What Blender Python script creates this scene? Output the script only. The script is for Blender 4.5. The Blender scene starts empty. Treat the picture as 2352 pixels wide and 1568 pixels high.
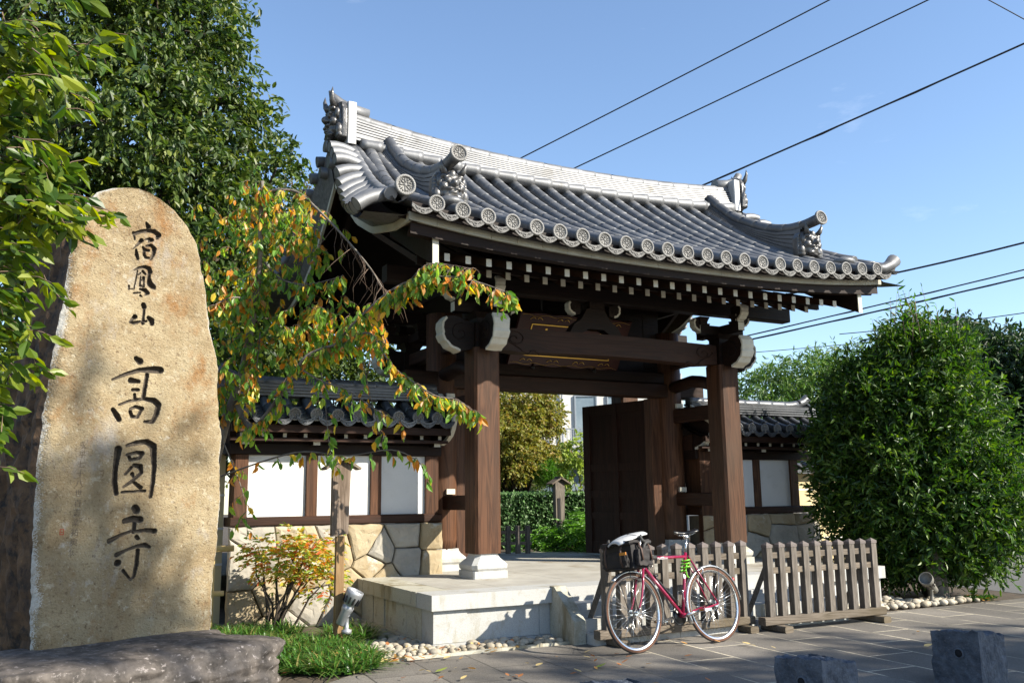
import bpy, math, random
import numpy as np
from mathutils import Vector, Matrix, noise
PI = math.pi
R = math.radians
random.seed(7); rng = np.random.default_rng(7)
scene = bpy.context.scene
col = scene.collection

# ---------------------------------------------------------------- camera
yaw, pitch, roll = R(27.4), R(9.9), R(0.73)
fw = Vector((math.sin(yaw)*math.cos(pitch), math.cos(yaw)*math.cos(pitch), math.sin(pitch)))
rt = Vector((math.cos(yaw), -math.sin(yaw), 0)); up = rt.cross(fw)
rt2 = rt*math.cos(roll) - up*math.sin(roll); up2 = up*math.cos(roll) + rt*math.sin(roll)
cd = bpy.data.cameras.new('camera'); cam = bpy.data.objects.new('camera', cd); col.objects.link(cam)
cd.sensor_width = 36; cd.lens = 36*2050/2352; cd.clip_start = 0.05; cd.clip_end = 2000
cam.matrix_world = Matrix(((rt2.x, up2.x, -fw.x, 0), (rt2.y, up2.y, -fw.y, 0), (rt2.z, up2.z, -fw.z, 1.27), (0, 0, 0, 1)))
scene.camera = cam

# ---------------------------------------------------------------- light
SUN = Vector((0.85, -1.0, 0.87)).normalized()
elev = math.asin(SUN.z); azim = math.atan2(SUN.x, SUN.y)
w = bpy.data.worlds.new('World'); scene.world = w; w.use_nodes = True
nt = w.node_tree; bg = nt.nodes['Background']
sky = nt.nodes.new('ShaderNodeTexSky'); sky.sky_type = 'NISHITA'; sky.sun_disc = False
sky.sun_elevation = elev; sky.sun_rotation = azim; sky.altitude = 0; sky.air_density = 1.0; sky.dust_density = 0.35; sky.ozone_density = 2.6
tc = nt.nodes.new('ShaderNodeTexCoord'); mp = nt.nodes.new('ShaderNodeMapping'); mp.inputs['Scale'].default_value = (1.6, 1.6, 5.5)
nz = nt.nodes.new('ShaderNodeTexNoise'); nz.inputs['Scale'].default_value = 1.7; nz.inputs['Detail'].default_value = 7; nz.inputs['Roughness'].default_value = 0.62
rp = nt.nodes.new('ShaderNodeValToRGB'); mp.inputs['Location'].default_value = (2.3, 0.9, 0.4); rp.color_ramp.elements[0].position = 0.60; rp.color_ramp.elements[0].color = (0, 0, 0, 1)
rp.color_ramp.elements[1].position = 0.80; rp.color_ramp.elements[1].color = (0.22, 0.22, 0.22, 1)
mx = nt.nodes.new('ShaderNodeMix'); mx.data_type = 'RGBA'; mx.inputs[7].default_value = (8.5, 8.6, 9.0, 1)
nt.links.new(tc.outputs['Generated'], mp.inputs[0]); nt.links.new(mp.outputs[0], nz.inputs[0]); nt.links.new(nz.outputs[0], rp.inputs[0])
nt.links.new(rp.outputs[0], mx.inputs[0]); nt.links.new(sky.outputs[0], mx.inputs[6]); nt.links.new(mx.outputs[2], bg.inputs[0])
bg.inputs[1].default_value = 0.108
sd = bpy.data.lights.new('sun', 'SUN'); sun = bpy.data.objects.new('sun', sd); col.objects.link(sun)
sd.energy = 5.0; sd.angle = R(0.5); sd.color = (1.0, 0.93, 0.80)
sun.rotation_euler = SUN.to_track_quat('Z', 'Y').to_euler(); sun.location = (10, -12, 14)
scene.view_settings.view_transform = 'Standard'; scene.view_settings.look = 'None'
scene.view_settings.exposure = 1.24; scene.view_settings.gamma = 1
scene.render.engine = 'CYCLES'
scene.cycles.max_bounces = 6; scene.cycles.transparent_max_bounces = 6

# ---------------------------------------------------------------- materials
def newmat(name):
    m = bpy.data.materials.new(name); m.use_nodes = True
    return m, m.node_tree, m.node_tree.nodes['Principled BSDF']
def rgba(c): return (c[0], c[1], c[2], 1)
ALB = 0.80
def pm(name, c1, c2=None, scale=6, rough=0.7, bump=0.0, bscale=40, stretch=(1, 1, 1), metallic=0.0, detail=6, spots=None, lo=0.35, hi=0.65, spec=0.5, rvar=0.0, coat=0, ovar=0.10):
    """two-colour noise material, optional second noise of spots (colour, scale, threshold)"""
    c1 = tuple(v*ALB for v in c1); c2 = c2 and tuple(v*ALB for v in c2); spots = [(tuple(v*ALB for v in q[0]),)+tuple(q[1:]) for q in (spots or [])]
    m, nt, b = newmat(name); N = nt.nodes; L = nt.links
    b.inputs['Roughness'].default_value = rough; b.inputs['Metallic'].default_value = metallic
    b.inputs['Specular IOR Level'].default_value = spec; b.inputs['Coat Weight'].default_value = coat
    if c2 is None:
        b.inputs['Base Color'].default_value = rgba(c1)
    tc = N.new('ShaderNodeTexCoord'); mp = N.new('ShaderNodeMapping'); mp.inputs['Scale'].default_value = stretch
    L.new(tc.outputs['Object'], mp.inputs[0])
    if c2 is not None:
        n = N.new('ShaderNodeTexNoise'); n.inputs['Scale'].default_value = scale; n.inputs['Detail'].default_value = detail; n.inputs['Roughness'].default_value = 0.62
        L.new(mp.outputs[0], n.inputs[0])
        r = N.new('ShaderNodeValToRGB'); r.color_ramp.elements[0].position = lo; r.color_ramp.elements[1].position = hi
        r.color_ramp.elements[0].color = rgba(c1); r.color_ramp.elements[1].color = rgba(c2)
        L.new(n.outputs[0], r.inputs[0]); out = r.outputs[0]
        for sp in (spots or []):
            c, s, th, st = sp
            mp2 = N.new('ShaderNodeMapping'); mp2.inputs['Scale'].default_value = st; mp2.inputs['Location'].default_value = (3.1*s % 7, 1.7, s % 5)
            L.new(tc.outputs['Object'], mp2.inputs[0])
            n2 = N.new('ShaderNodeTexNoise'); n2.inputs['Scale'].default_value = s; n2.inputs['Detail'].default_value = 8; n2.inputs['Roughness'].default_value = 0.7
            L.new(mp2.outputs[0], n2.inputs[0])
            r2 = N.new('ShaderNodeValToRGB'); r2.color_ramp.elements[0].position = th; r2.color_ramp.elements[1].position = th+0.12
            L.new(n2.outputs[0], r2.inputs[0])
            x = N.new('ShaderNodeMix'); x.data_type = 'RGBA'; x.inputs[7].default_value = rgba(c)
            L.new(r2.outputs[0], x.inputs[0]); L.new(out, x.inputs[6]); out = x.outputs[2]
        oi = N.new('ShaderNodeObjectInfo'); mo = N.new('ShaderNodeMapRange'); mo.inputs[3].default_value = 1-ovar; mo.inputs[4].default_value = 1+ovar*.6
        vs_ = N.new('ShaderNodeVectorMath'); vs_.operation = 'SCALE'; L.new(oi.outputs['Random'], mo.inputs[0]); L.new(out, vs_.inputs[0]); L.new(mo.outputs[0], vs_.inputs['Scale'])
        L.new(vs_.outputs[0], b.inputs['Base Color'])
        if rvar:
            mr = N.new('ShaderNodeMapRange'); mr.inputs[3].default_value = rough-rvar; mr.inputs[4].default_value = rough+rvar
            L.new(n.outputs[0], mr.inputs[0]); L.new(mr.outputs[0], b.inputs['Roughness'])
    if bump:
        nb = N.new('ShaderNodeTexNoise'); nb.inputs['Scale'].default_value = bscale; nb.inputs['Detail'].default_value = 6
        L.new(mp.outputs[0], nb.inputs[0]); bp = N.new('ShaderNodeBump'); bp.inputs['Strength'].default_value = bump; bp.inputs['Distance'].default_value = 0.01
        L.new(nb.outputs[0], bp.inputs['Height']); L.new(bp.outputs[0], b.inputs['Normal'])
    return m
def wood(name, c1, c2, axis='Z', rough=0.6, fine=1.0, c3=None):
    """long grain along one axis with cathedral figure"""
    c1 = tuple(v*ALB for v in c1); c2 = tuple(v*ALB for v in c2); c3 = c3 and tuple(v*ALB for v in c3)
    m, nt, b = newmat(name); N = nt.nodes; L = nt.links; b.inputs['Specular IOR Level'].default_value = 0.22
    tc = N.new('ShaderNodeTexCoord'); mp = N.new('ShaderNodeMapping')
    s = [9.0*fine]*3; s['XYZ'.index(axis)] = 0.55*fine; mp.inputs['Scale'].default_value = s
    L.new(tc.outputs['Object'], mp.inputs[0])
    n = N.new('ShaderNodeTexNoise'); n.inputs['Scale'].default_value = 1.3; n.inputs['Detail'].default_value = 5; n.inputs['Distortion'].default_value = 0.6
    L.new(mp.outputs[0], n.inputs[0])
    mul = N.new('ShaderNodeMath'); mul.operation = 'MULTIPLY'; mul.inputs[1].default_value = 13
    fr = N.new('ShaderNodeMath'); fr.operation = 'PINGPONG'; fr.inputs[1].default_value = 1.0
    L.new(n.outputs[0], mul.inputs[0]); L.new(mul.outputs[0], fr.inputs[0])
    r = N.new('ShaderNodeValToRGB'); r.color_ramp.elements[0].color = rgba(c1); r.color_ramp.elements[1].color = rgba(c2)
    L.new(fr.outputs[0], r.inputs[0])
    n2 = N.new('ShaderNodeTexNoise'); n2.inputs['Scale'].default_value = 1.1; n2.inputs['Detail'].default_value = 4
    L.new(tc.outputs['Object'], n2.inputs[0])
    x = N.new('ShaderNodeMix'); x.data_type = 'RGBA'; x.inputs[7].default_value = rgba(c3 or tuple(v*0.6 for v in c1))
    mr = N.new('ShaderNodeMapRange'); mr.inputs[1].default_value = 0.45; mr.inputs[2].default_value = 0.75; mr.inputs[4].default_value = 0.7
    L.new(n2.outputs[0], mr.inputs[0]); L.new(mr.outputs[0], x.inputs[0]); L.new(r.outputs[0], x.inputs[6])
    oi = N.new('ShaderNodeObjectInfo'); mo = N.new('ShaderNodeMapRange'); mo.inputs[3].default_value = .78; mo.inputs[4].default_value = 1.12
    vs_ = N.new('ShaderNodeVectorMath'); vs_.operation = 'SCALE'; L.new(oi.outputs['Random'], mo.inputs[0]); L.new(x.outputs[2], vs_.inputs[0]); L.new(mo.outputs[0], vs_.inputs['Scale'])
    L.new(vs_.outputs[0], b.inputs['Base Color']); b.inputs['Roughness'].default_value = rough
    bp = N.new('ShaderNodeBump'); bp.inputs['Strength'].default_value = 0.25; bp.inputs['Distance'].default_value = 0.004
    L.new(fr.outputs[0], bp.inputs['Height']); L.new(bp.outputs[0], b.inputs['Normal'])
    return m
def leafmat(name, cols, rough=0.42, trans=0.35, spec=0.5, const=False):
    """each leaf (mesh island) its own colour out of the list"""
    m, nt, b = newmat(name); N = nt.nodes; L = nt.links
    g = N.new('ShaderNodeNewGeometry'); r = N.new('ShaderNodeValToRGB'); cr = r.color_ramp
    while len(cr.elements) < len(cols): cr.elements.new(0.5)
    if const: cr.interpolation = 'CONSTANT'
    for i, c in enumerate(cols):
        cr.elements[i].position = i/(len(cols)-(0 if const else 1)); cr.elements[i].color = rgba(c)
    L.new(g.outputs['Random Per Island'], r.inputs[0]); L.new(r.outputs[0], b.inputs['Base Color'])
    b.inputs['Roughness'].default_value = rough; b.inputs['Specular IOR Level'].default_value = spec
    t = N.new('ShaderNodeBsdfTranslucent'); hs = N.new('ShaderNodeHueSaturation'); hs.inputs['Value'].default_value = 1.7; hs.inputs['Saturation'].default_value = 1.1
    L.new(r.outputs[0], hs.inputs['Color']); L.new(hs.outputs[0], t.inputs[0])
    mxs = N.new('ShaderNodeMixShader'); mxs.inputs[0].default_value = trans
    L.new(b.outputs[0], mxs.inputs[1]); L.new(t.outputs[0], mxs.inputs[2]); L.new(mxs.outputs[0], N['Material Output'].inputs[0])
    return m

M = {}
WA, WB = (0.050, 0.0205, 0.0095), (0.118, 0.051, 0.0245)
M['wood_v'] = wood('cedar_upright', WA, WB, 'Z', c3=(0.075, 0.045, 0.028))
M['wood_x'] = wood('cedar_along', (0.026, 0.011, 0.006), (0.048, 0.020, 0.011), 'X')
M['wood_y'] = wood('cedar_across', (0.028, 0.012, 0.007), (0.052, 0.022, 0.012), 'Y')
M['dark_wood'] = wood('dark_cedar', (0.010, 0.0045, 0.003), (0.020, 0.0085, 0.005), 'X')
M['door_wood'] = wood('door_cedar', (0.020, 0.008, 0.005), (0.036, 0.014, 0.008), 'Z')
M['grey_wood'] = wood('weathered_cedar', (0.11, 0.094, 0.078), (0.225, 0.195, 0.165), 'Z', rough=0.8, fine=2.2, c3=(0.075, 0.058, 0.044))
M['grey_wood_x'] = wood('weathered_rail', (0.12, 0.095, 0.072), (0.235, 0.195, 0.155), 'X', rough=0.8, fine=2.2, c3=(0.11, 0.085, 0.045))
M['cap_wood'] = pm('post_cap', (0.12, 0.095, 0.085), (0.17, 0.14, 0.125), 20, 0.6, 0.2)
M['white_paint'] = pm('gofun_paint', (0.60, 0.56, 0.46), (0.70, 0.67, 0.57), 9, 0.75, 0.1, spots=[((0.45, 0.38, 0.28), 14, 0.66, (1, 1, 1))])
M['fascia'] = pm('fascia_paint', (0.42, 0.40, 0.32), (0.52, 0.50, 0.41), 5, 0.7, 0.1)
M['tile'] = pm('fired_roof_tile', (0.135, 0.138, 0.145), (0.225, 0.228, 0.235), 3.2, 0.52, 0.08, 30, metallic=0.45, rvar=0.06, ovar=.2, spots=[((0.27, 0.265, 0.26), 9, 0.62, (1, 1, 1)), ((0.095, 0.09, 0.08), 2.1, 0.60, (1, 1, 1)), ((0.11, 0.09, 0.06), 26, 0.66, (1, 1, 1))])
M['tile_relief'] = pm('moulded_tile', (0.17, 0.165, 0.16), (0.27, 0.265, 0.25), 18, 0.5, 0.3, 60, metallic=0.1)
M['old_tile'] = pm('wall_roof_tile', (0.075, 0.08, 0.088), (0.14, 0.145, 0.155), 4, 0.42, 0.15, 30, metallic=0.4, spots=[((0.20, 0.20, 0.20), 11, 0.66, (1, 1, 1))])
M['tile_glare'] = pm('sun_glare_tile', (0.44, 0.44, 0.44), (0.54, 0.54, 0.54), 3, 0.45, metallic=0.3)  # lighter copy of the roof tile; sun glare put into the colour
M['sign_wood'] = wood('brown_sign_board', (0.12, 0.085, 0.060), (0.25, 0.19, 0.145), 'Z', rough=0.8, fine=1.6, c3=(0.12, 0.11, 0.10))
M['tile_dark'] = pm('weathered_scroll_tile', (0.07, 0.068, 0.066), (0.14, 0.137, 0.13), 22, 0.6, 0.5, 70, metallic=0.1)
M['demon'] = pm('demon_tile_clay', (0.07, 0.068, 0.068), (0.15, 0.145, 0.14), 14, 0.32, 0.25, 40, metallic=0.3)
M['plaster'] = pm('white_plaster', (0.70, 0.69, 0.67), (0.80, 0.79, 0.77), 1.4, 0.9, 0.12, 60, ovar=.03, spots=[((0.60, 0.585, 0.55), 6, 0.60, (1, 1, 0.18)), ((0.64, 0.62, 0.58), 2.2, 0.60, (1, 1, 1))])
M['cream'] = pm('cream_plaster', (0.62, 0.50, 0.27), (0.70, 0.58, 0.34), 2, 0.9, 0.08, 60)
M['granite'] = pm('white_granite', (0.40, 0.40, 0.385), (0.54, 0.54, 0.52), 140, 0.65, 0.15, 120, spots=[((0.26, 0.26, 0.26), 170, 0.60, (1, 1, 1)), ((0.34, 0.31, 0.23), 2.6, 0.55, (1, 1, .35)), ((0.40, 0.38, 0.33), 9, 0.56, (1, 1, 1))], detail=3)
M['granite_side'] = pm('stained_bounce_granite', (0.40, 0.38, 0.31), (0.52, 0.50, 0.41), 90, 0.7, 0.15, 120, spots=[((0.24, 0.23, 0.20), 170, 0.60, (1, 1, 1)), ((0.24, 0.20, 0.12), 2.3, 0.50, (1, 1, .35)), ((0.22, 0.20, 0.15), 9, 0.58, (1, 1, 1))], detail=3)  # yellower base holds reflected light of the side faces; blotches are stains
M['slab'] = pm('platform_slab', (0.33, 0.31, 0.27), (0.44, 0.42, 0.37), 3, 0.7, 0.1, 90, spots=[((0.27, 0.23, 0.17), 2.3, 0.54, (1, 0.5, 1)), ((0.33, 0.31, 0.27), 11, 0.58, (1, 1, 1)), ((0.30, 0.28, 0.25), 150, 0.61, (1, 1, 1))])
M['joint'] = pm('joint_dirt', (0.10, 0.085, 0.06), (0.15, 0.12, 0.08), 20, 0.95)
M['wallstone'] = pm('yellow_field_stone', (0.33, 0.25, 0.14), (0.47, 0.39, 0.26), 3.0, 0.85, 0.6, 28, spots=[((0.58, 0.55, 0.47), 4.5, 0.56, (1, 1, 1)), ((0.33, 0.22, 0.11), 2.7, 0.62, (1, 1, 2.5))])
M['wallstone_b'] = pm('grey_field_stone', (0.31, 0.29, 0.25), (0.45, 0.41, 0.34), 4.0, 0.85, 0.6, 25, spots=[((0.44, 0.34, 0.20), 3.1, 0.60, (1, 1, 1))])
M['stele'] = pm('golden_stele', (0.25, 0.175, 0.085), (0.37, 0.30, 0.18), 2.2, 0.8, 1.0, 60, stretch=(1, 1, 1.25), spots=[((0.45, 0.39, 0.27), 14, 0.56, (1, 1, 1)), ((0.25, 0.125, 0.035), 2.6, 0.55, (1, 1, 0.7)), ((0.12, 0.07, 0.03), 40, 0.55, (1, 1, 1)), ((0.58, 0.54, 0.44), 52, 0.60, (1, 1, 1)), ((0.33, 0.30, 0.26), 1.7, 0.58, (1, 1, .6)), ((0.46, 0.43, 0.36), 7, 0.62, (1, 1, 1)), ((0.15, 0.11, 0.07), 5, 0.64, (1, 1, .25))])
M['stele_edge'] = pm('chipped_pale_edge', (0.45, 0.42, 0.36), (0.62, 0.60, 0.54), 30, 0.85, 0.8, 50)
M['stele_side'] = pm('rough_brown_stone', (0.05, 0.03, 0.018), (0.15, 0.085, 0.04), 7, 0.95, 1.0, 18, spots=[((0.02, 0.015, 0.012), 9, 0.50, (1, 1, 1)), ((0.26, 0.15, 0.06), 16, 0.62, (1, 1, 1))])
M['carve0'] = pm('shade_toned_carving', (0.030, 0.022, 0.017), None, rough=0.8)  # deeper version of the carving's shade tone, unused
M['carve'] = pm('shade_toned_carving', (0.135, 0.10, 0.065), None, rough=0.8)  # dark tone stands for the shade in the small cut characters
M['groove'] = pm('shade_toned_groove', (0.035, 0.025, 0.017), (0.10, 0.078, 0.055), 30, 0.85, 0.3, 60)  # dark colour put in to deepen the shade inside the cut strokes
M['red_ink'] = pm('red_seal_ink', (0.30, 0.05, 0.02), None, rough=0.8)
M['boulder'] = pm('purple_grey_boulder', (0.040, 0.033, 0.028), (0.145, 0.122, 0.105), 9, 0.8, 0.9, 22, spots=[((0.34, 0.30, 0.28), 26, 0.56, (1, 1, 1)), ((0.05, 0.042, 0.035), 4.1, 0.56, (1, 1, 1)), ((0.30, 0.26, 0.22), 2.3, 0.60, (1, 1, 1))])
M['carve_x'] = None
M['bollard'] = pm('hewn_blue_stone', (0.045, 0.055, 0.075), (0.115, 0.13, 0.16), 12, 0.8, 1.0, 45, spots=[((0.22, 0.23, 0.25), 80, 0.58, (1, 1, 1)), ((0.03, 0.035, 0.045), 22, 0.58, (1, 1, 1))])
M['hole'] = pm('dark_hole', (0.008, 0.008, 0.01), None, rough=0.9)
M['pebble'] = pm('pale_pebble', (0.30, 0.255, 0.18), (0.52, 0.47, 0.38), 3.2, 0.8, 0.3, 60)
M['soil'] = pm('dark_soil', (0.045, 0.032, 0.02), (0.09, 0.065, 0.04), 8, 0.95, 0.8, 30)
M['moss'] = pm('moss', (0.05, 0.07, 0.02), (0.12, 0.13, 0.04), 12, 0.95, 0.8, 60)
M['bark'] = pm('cherry_bark', (0.10, 0.082, 0.066), (0.23, 0.20, 0.165), 9, 0.85, 0.8, 25, stretch=(1, 1, 0.6))
M['twig'] = pm('brown_twig', (0.12, 0.075, 0.05), (0.22, 0.15, 0.105), 12, 0.8)
M['darkbark'] = pm('dark_bark', (0.04, 0.03, 0.022), (0.09, 0.065, 0.045), 8, 0.9, 0.6, 20)
M['building'] = pm('white_facade', (0.74, 0.72, 0.66), (0.80, 0.78, 0.72), 1, 0.85, 0.03)
M['glass'] = pm('window_glass', (0.16, 0.21, 0.25), (0.30, 0.36, 0.40), 1.2, 0.12, spec=0.8)
M['alu'] = pm('aluminium', (0.50, 0.51, 0.52), None, rough=0.35, metallic=0.7)
M['steel'] = pm('polished_steel', (0.66, 0.66, 0.66), None, rough=0.22, metallic=0.95)
M['chrome'] = pm('silver_fender', (0.62, 0.62, 0.62), (0.75, 0.75, 0.75), 20, 0.25, metallic=0.85)
M['frame_red'] = pm('crimson_lacquer', (0.25, 0.008, 0.045), None, rough=0.25, coat=0.5)
M['frame_text'] = pm('white_decal', (0.75, 0.75, 0.75), None, rough=0.5)
M['rubber'] = pm('black_rubber', (0.018, 0.018, 0.018), (0.04, 0.038, 0.036), 30, 0.7)
M['tan'] = pm('brown_sidewall', (0.10, 0.050, 0.032), (0.16, 0.08, 0.052), 12, 0.8, spec=0.2)
M['bag'] = pm('black_canvas', (0.009, 0.007, 0.007), (0.022, 0.016, 0.014), 14, 0.8, 0.6, 12)
M['leather'] = pm('brown_leather_trim', (0.06, 0.03, 0.02), (0.10, 0.05, 0.03), 10, 0.6)
M['amber'] = pm('amber_reflector', (0.55, 0.20, 0.02), None, rough=0.25)
M['green'] = pm('green_cable', (0.16, 0.55, 0.02), None, rough=0.35)
M['white_plastic'] = pm('white_vinyl', (0.72, 0.72, 0.72), (0.55, 0.56, 0.58), 5, 0.3)
M['black_plastic'] = pm('black_plastic', (0.012, 0.012, 0.013), None, rough=0.3)
M['lamp_metal'] = pm('grey_lamp_metal', (0.36, 0.37, 0.39), (0.46, 0.47, 0.49), 10, 0.4, metallic=0.5)
M['lamp_shaded'] = pm('shade_toned_lamp_metal', (0.12, 0.115, 0.10), (0.22, 0.21, 0.18), 14, 0.7)  # darker copy of the lamp metal; bush shade put into the colour
M['cable'] = pm('black_cable', (0.012, 0.014, 0.022), None, rough=0.6)
M['gold'] = pm('gold_leaf', (0.80, 0.50, 0.10), None, rough=0.3, metallic=0.8)
M['plaque'] = pm('red_lacquer', (0.030, 0.006, 0.004), (0.05, 0.010, 0.006), 5, 0.35, spec=0.3)
M['bamboo'] = pm('dry_bamboo', (0.50, 0.36, 0.14), (0.62, 0.47, 0.22), 5, 0.5)
M['stake'] = wood('pine_stake', (0.26, 0.155, 0.07), (0.36, 0.235, 0.115), 'Z', rough=.8, fine=2)
M['grey_concrete'] = pm('dark_concrete', (0.05, 0.052, 0.055), (0.09, 0.09, 0.09), 2, 0.9, 0.3, 30)
M['lf_big'] = leafmat('evergreen_leaf', [(0.014, 0.034, 0.008), (0.040, 0.078, 0.014), (0.090, 0.135, 0.020), (0.022, 0.050, 0.011), (0.17, 0.205, 0.028)], 0.5, 0.34)
M['lf_near'] = leafmat('oak_leaf', [(0.03, 0.07, 0.012), (0.07, 0.13, 0.016), (0.18, 0.23, 0.02), (0.035, 0.085, 0.018), (0.27, 0.30, 0.022), (0.08, 0.14, 0.02)], 0.42, 0.45)
M['lf_cherry'] = leafmat('cherry_leaf', [(0.10, 0.22, 0.03), (0.20, 0.32, 0.04), (0.14, 0.28, 0.04), (0.30, 0.38, 0.04), (0.09, 0.19, 0.03), (0.24, 0.36, 0.05), (0.15, 0.27, 0.04), (0.12, 0.24, 0.04), (0.55, 0.42, 0.05), (0.60, 0.34, 0.03), (0.55, 0.22, 0.03), (0.40, 0.20, 0.05)], 0.42, 0.5, const=True)
M['lf_back'] = leafmat('autumn_leaf', [(0.08, 0.09, 0.02), (0.16, 0.13, 0.03), (0.06, 0.08, 0.02), (0.24, 0.13, 0.05)], 0.6, 0.3)
M['lf_bush'] = leafmat('glossy_bush_leaf', [(0.012, 0.040, 0.007), (0.030, 0.078, 0.010), (0.070, 0.14, 0.014), (0.020, 0.056, 0.010), (0.14, 0.22, 0.022)], 0.46, 0.34)
M['lf_dark'] = leafmat('dark_hedge_leaf', [(0.008, 0.022, 0.006), (0.018, 0.042, 0.009), (0.035, 0.070, 0.012), (0.012, 0.032, 0.008)], 0.5, 0.25)  # the hedge's own darker leaf colours
M['lf_bamboo'] = leafmat('bamboo_leaf', [(0.06, 0.13, 0.02), (0.10, 0.18, 0.03), (0.04, 0.10, 0.02), (0.15, 0.21, 0.04)], 0.5, 0.35)
M['lf_maple'] = leafmat('maple_leaf', [(0.16, 0.18, 0.035), (0.26, 0.23, 0.04), (0.12, 0.16, 0.03), (0.32, 0.21, 0.06)], 0.6, 0.4)
M['lf_green'] = leafmat('fresh_leaf', [(0.07, 0.18, 0.02), (0.13, 0.28, 0.03), (0.05, 0.13, 0.02)], 0.45, 0.35)
M['lf_hedge'] = leafmat('hedge_leaf', [(0.06, 0.15, 0.04), (0.15, 0.27, 0.10), (0.24, 0.34, 0.18), (0.05, 0.12, 0.035)], 0.45, 0.3)
M['lf_pale'] = leafmat('pale_leaf', [(0.20, 0.28, 0.05), (0.30, 0.36, 0.07), (0.12, 0.20, 0.04)], 0.5, 0.4)
M['lf_nandina'] = leafmat('nandina_leaf', [(0.50, 0.22, 0.03), (0.50, 0.38, 0.05), (0.28, 0.34, 0.04), (0.52, 0.13, 0.04), (0.16, 0.26, 0.03), (0.45, 0.40, 0.05), (0.22, 0.32, 0.04), (0.42, 0.30, 0.04)], 0.45, 0.45, const=True)
M['lf_grass'] = leafmat('lilyturf_blade', [(0.025, 0.085, 0.012), (0.05, 0.14, 0.02), (0.10, 0.20, 0.03), (0.03, 0.10, 0.015), (0.22, 0.20, 0.06)], 0.4, 0.3)
M['lf_fallen'] = leafmat('fallen_leaf', [(0.42, 0.22, 0.06), (0.30, 0.12, 0.04), (0.50, 0.38, 0.16), (0.45, 0.15, 0.03)], 0.7, 0.15, const=True)

# pavement: long hewn slabs with pale pointing
def pavemat():
    m, nt, b = newmat('stone_paving'); N = nt.nodes; L = nt.links
    tc = N.new('ShaderNodeTexCoord'); sx = N.new('ShaderNodeSeparateXYZ'); cx = N.new('ShaderNodeCombineXYZ')
    mp0 = N.new('ShaderNodeMapping'); mp0.inputs['Rotation'].default_value = (0, 0, R(4)); mp0.inputs['Location'].default_value = (0.17, 0.33, 0)
    L.new(tc.outputs['Object'], mp0.inputs[0]); L.new(mp0.outputs[0], sx.inputs[0])
    L.new(sx.outputs['Y'], cx.inputs['X']); L.new(sx.outputs['X'], cx.inputs['Y'])
    br = N.new('ShaderNodeTexBrick'); br.inputs['Scale'].default_value = 1; br.inputs['Brick Width'].default_value = 0.92; br.inputs['Row Height'].default_value = 0.47
    br.inputs['Mortar Size'].default_value = 0.0075; br.inputs['Mortar Smooth'].default_value = 0.15; br.inputs['Bias'].default_value = 0; br.offset = 0.5
    br.inputs['Color1'].default_value = (0.088, 0.079, 0.068, 1); br.inputs['Color2'].default_value = (0.14, 0.126, 0.108, 1)
    L.new(cx.outputs[0], br.inputs[0])
    mr = N.new('ShaderNodeMapRange'); mr.inputs[1].default_value = 3.2; mr.inputs[2].default_value = 4.6
    L.new(sx.outputs['X'], mr.inputs[0])
    nj = N.new('ShaderNodeTexNoise'); nj.inputs['Scale'].default_value = 1.6; nj.inputs['Detail'].default_value = 4; L.new(tc.outputs['Object'], nj.inputs[0])
    rj = N.new('ShaderNodeMapRange'); rj.inputs[1].default_value = 0.38; rj.inputs[2].default_value = 0.52; L.new(nj.outputs[0], rj.inputs[0])
    mm = N.new('ShaderNodeMath'); mm.operation = 'MULTIPLY'; L.new(mr.outputs[0], mm.inputs[0]); L.new(rj.outputs[0], mm.inputs[1])
    mc = N.new('ShaderNodeMix'); mc.data_type = 'RGBA'; mc.inputs[6].default_value = (0.045, 0.04, 0.033, 1); mc.inputs[7].default_value = (0.52, 0.46, 0.34, 1)
    L.new(mm.outputs[0], mc.inputs[0]); L.new(mc.outputs[2], br.inputs['Mortar'])
    n1 = N.new('ShaderNodeTexNoise'); n1.inputs['Scale'].default_value = 160; n1.inputs['Detail'].default_value = 3; L.new(tc.outputs['Object'], n1.inputs[0])
    n2 = N.new('ShaderNodeTexNoise'); n2.inputs['Scale'].default_value = 1.1; n2.inputs['Detail'].default_value = 6; L.new(tc.outputs['Object'], n2.inputs[0])
    r1 = N.new('ShaderNodeMapRange'); r1.inputs[1].default_value = 0.3; r1.inputs[2].default_value = 0.7; r1.inputs[3].default_value = 0.55; r1.inputs[4].default_value = 1.45; L.new(n1.outputs[0], r1.inputs[0])
    r2 = N.new('ShaderNodeMapRange'); r2.inputs[1].default_value = 0.3; r2.inputs[2].default_value = 0.7; r2.inputs[3].default_value = 0.7; r2.inputs[4].default_value = 1.35; L.new(n2.outputs[0], r2.inputs[0])
    m1 = N.new('ShaderNodeMath'); m1.operation = 'MULTIPLY'; L.new(r1.outputs[0], m1.inputs[0]); L.new(r2.outputs[0], m1.inputs[1])
    vm = N.new('ShaderNodeVectorMath'); vm.operation = 'SCALE'; L.new(br.outputs['Color'], vm.inputs[0]); L.new(m1.outputs[0], vm.inputs['Scale'])
    L.new(vm.outputs[0], b.inputs['Base Color']); b.inputs['Roughness'].default_value = 0.8
    bp = N.new('ShaderNodeBump'); bp.inputs['Strength'].default_value = 0.5; bp.inputs['Distance'].default_value = 0.006
    sb = N.new('ShaderNodeMath'); sb.operation = 'SUBTRACT'; L.new(n1.outputs[0], sb.inputs[0]); L.new(br.outputs['Fac'], sb.inputs[1])
    L.new(sb.outputs[0], bp.inputs['Height']); L.new(bp.outputs[0], b.inputs['Normal'])
    return m
M['paving'] = pavemat()
M['asphalt'] = pm('asphalt', (0.10, 0.10, 0.10), (0.17, 0.165, 0.155), 90, 0.85, 0.5, 120, spots=[((0.07, 0.07, 0.07), 1.3, 0.6, (1, 1, 1))])

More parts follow.
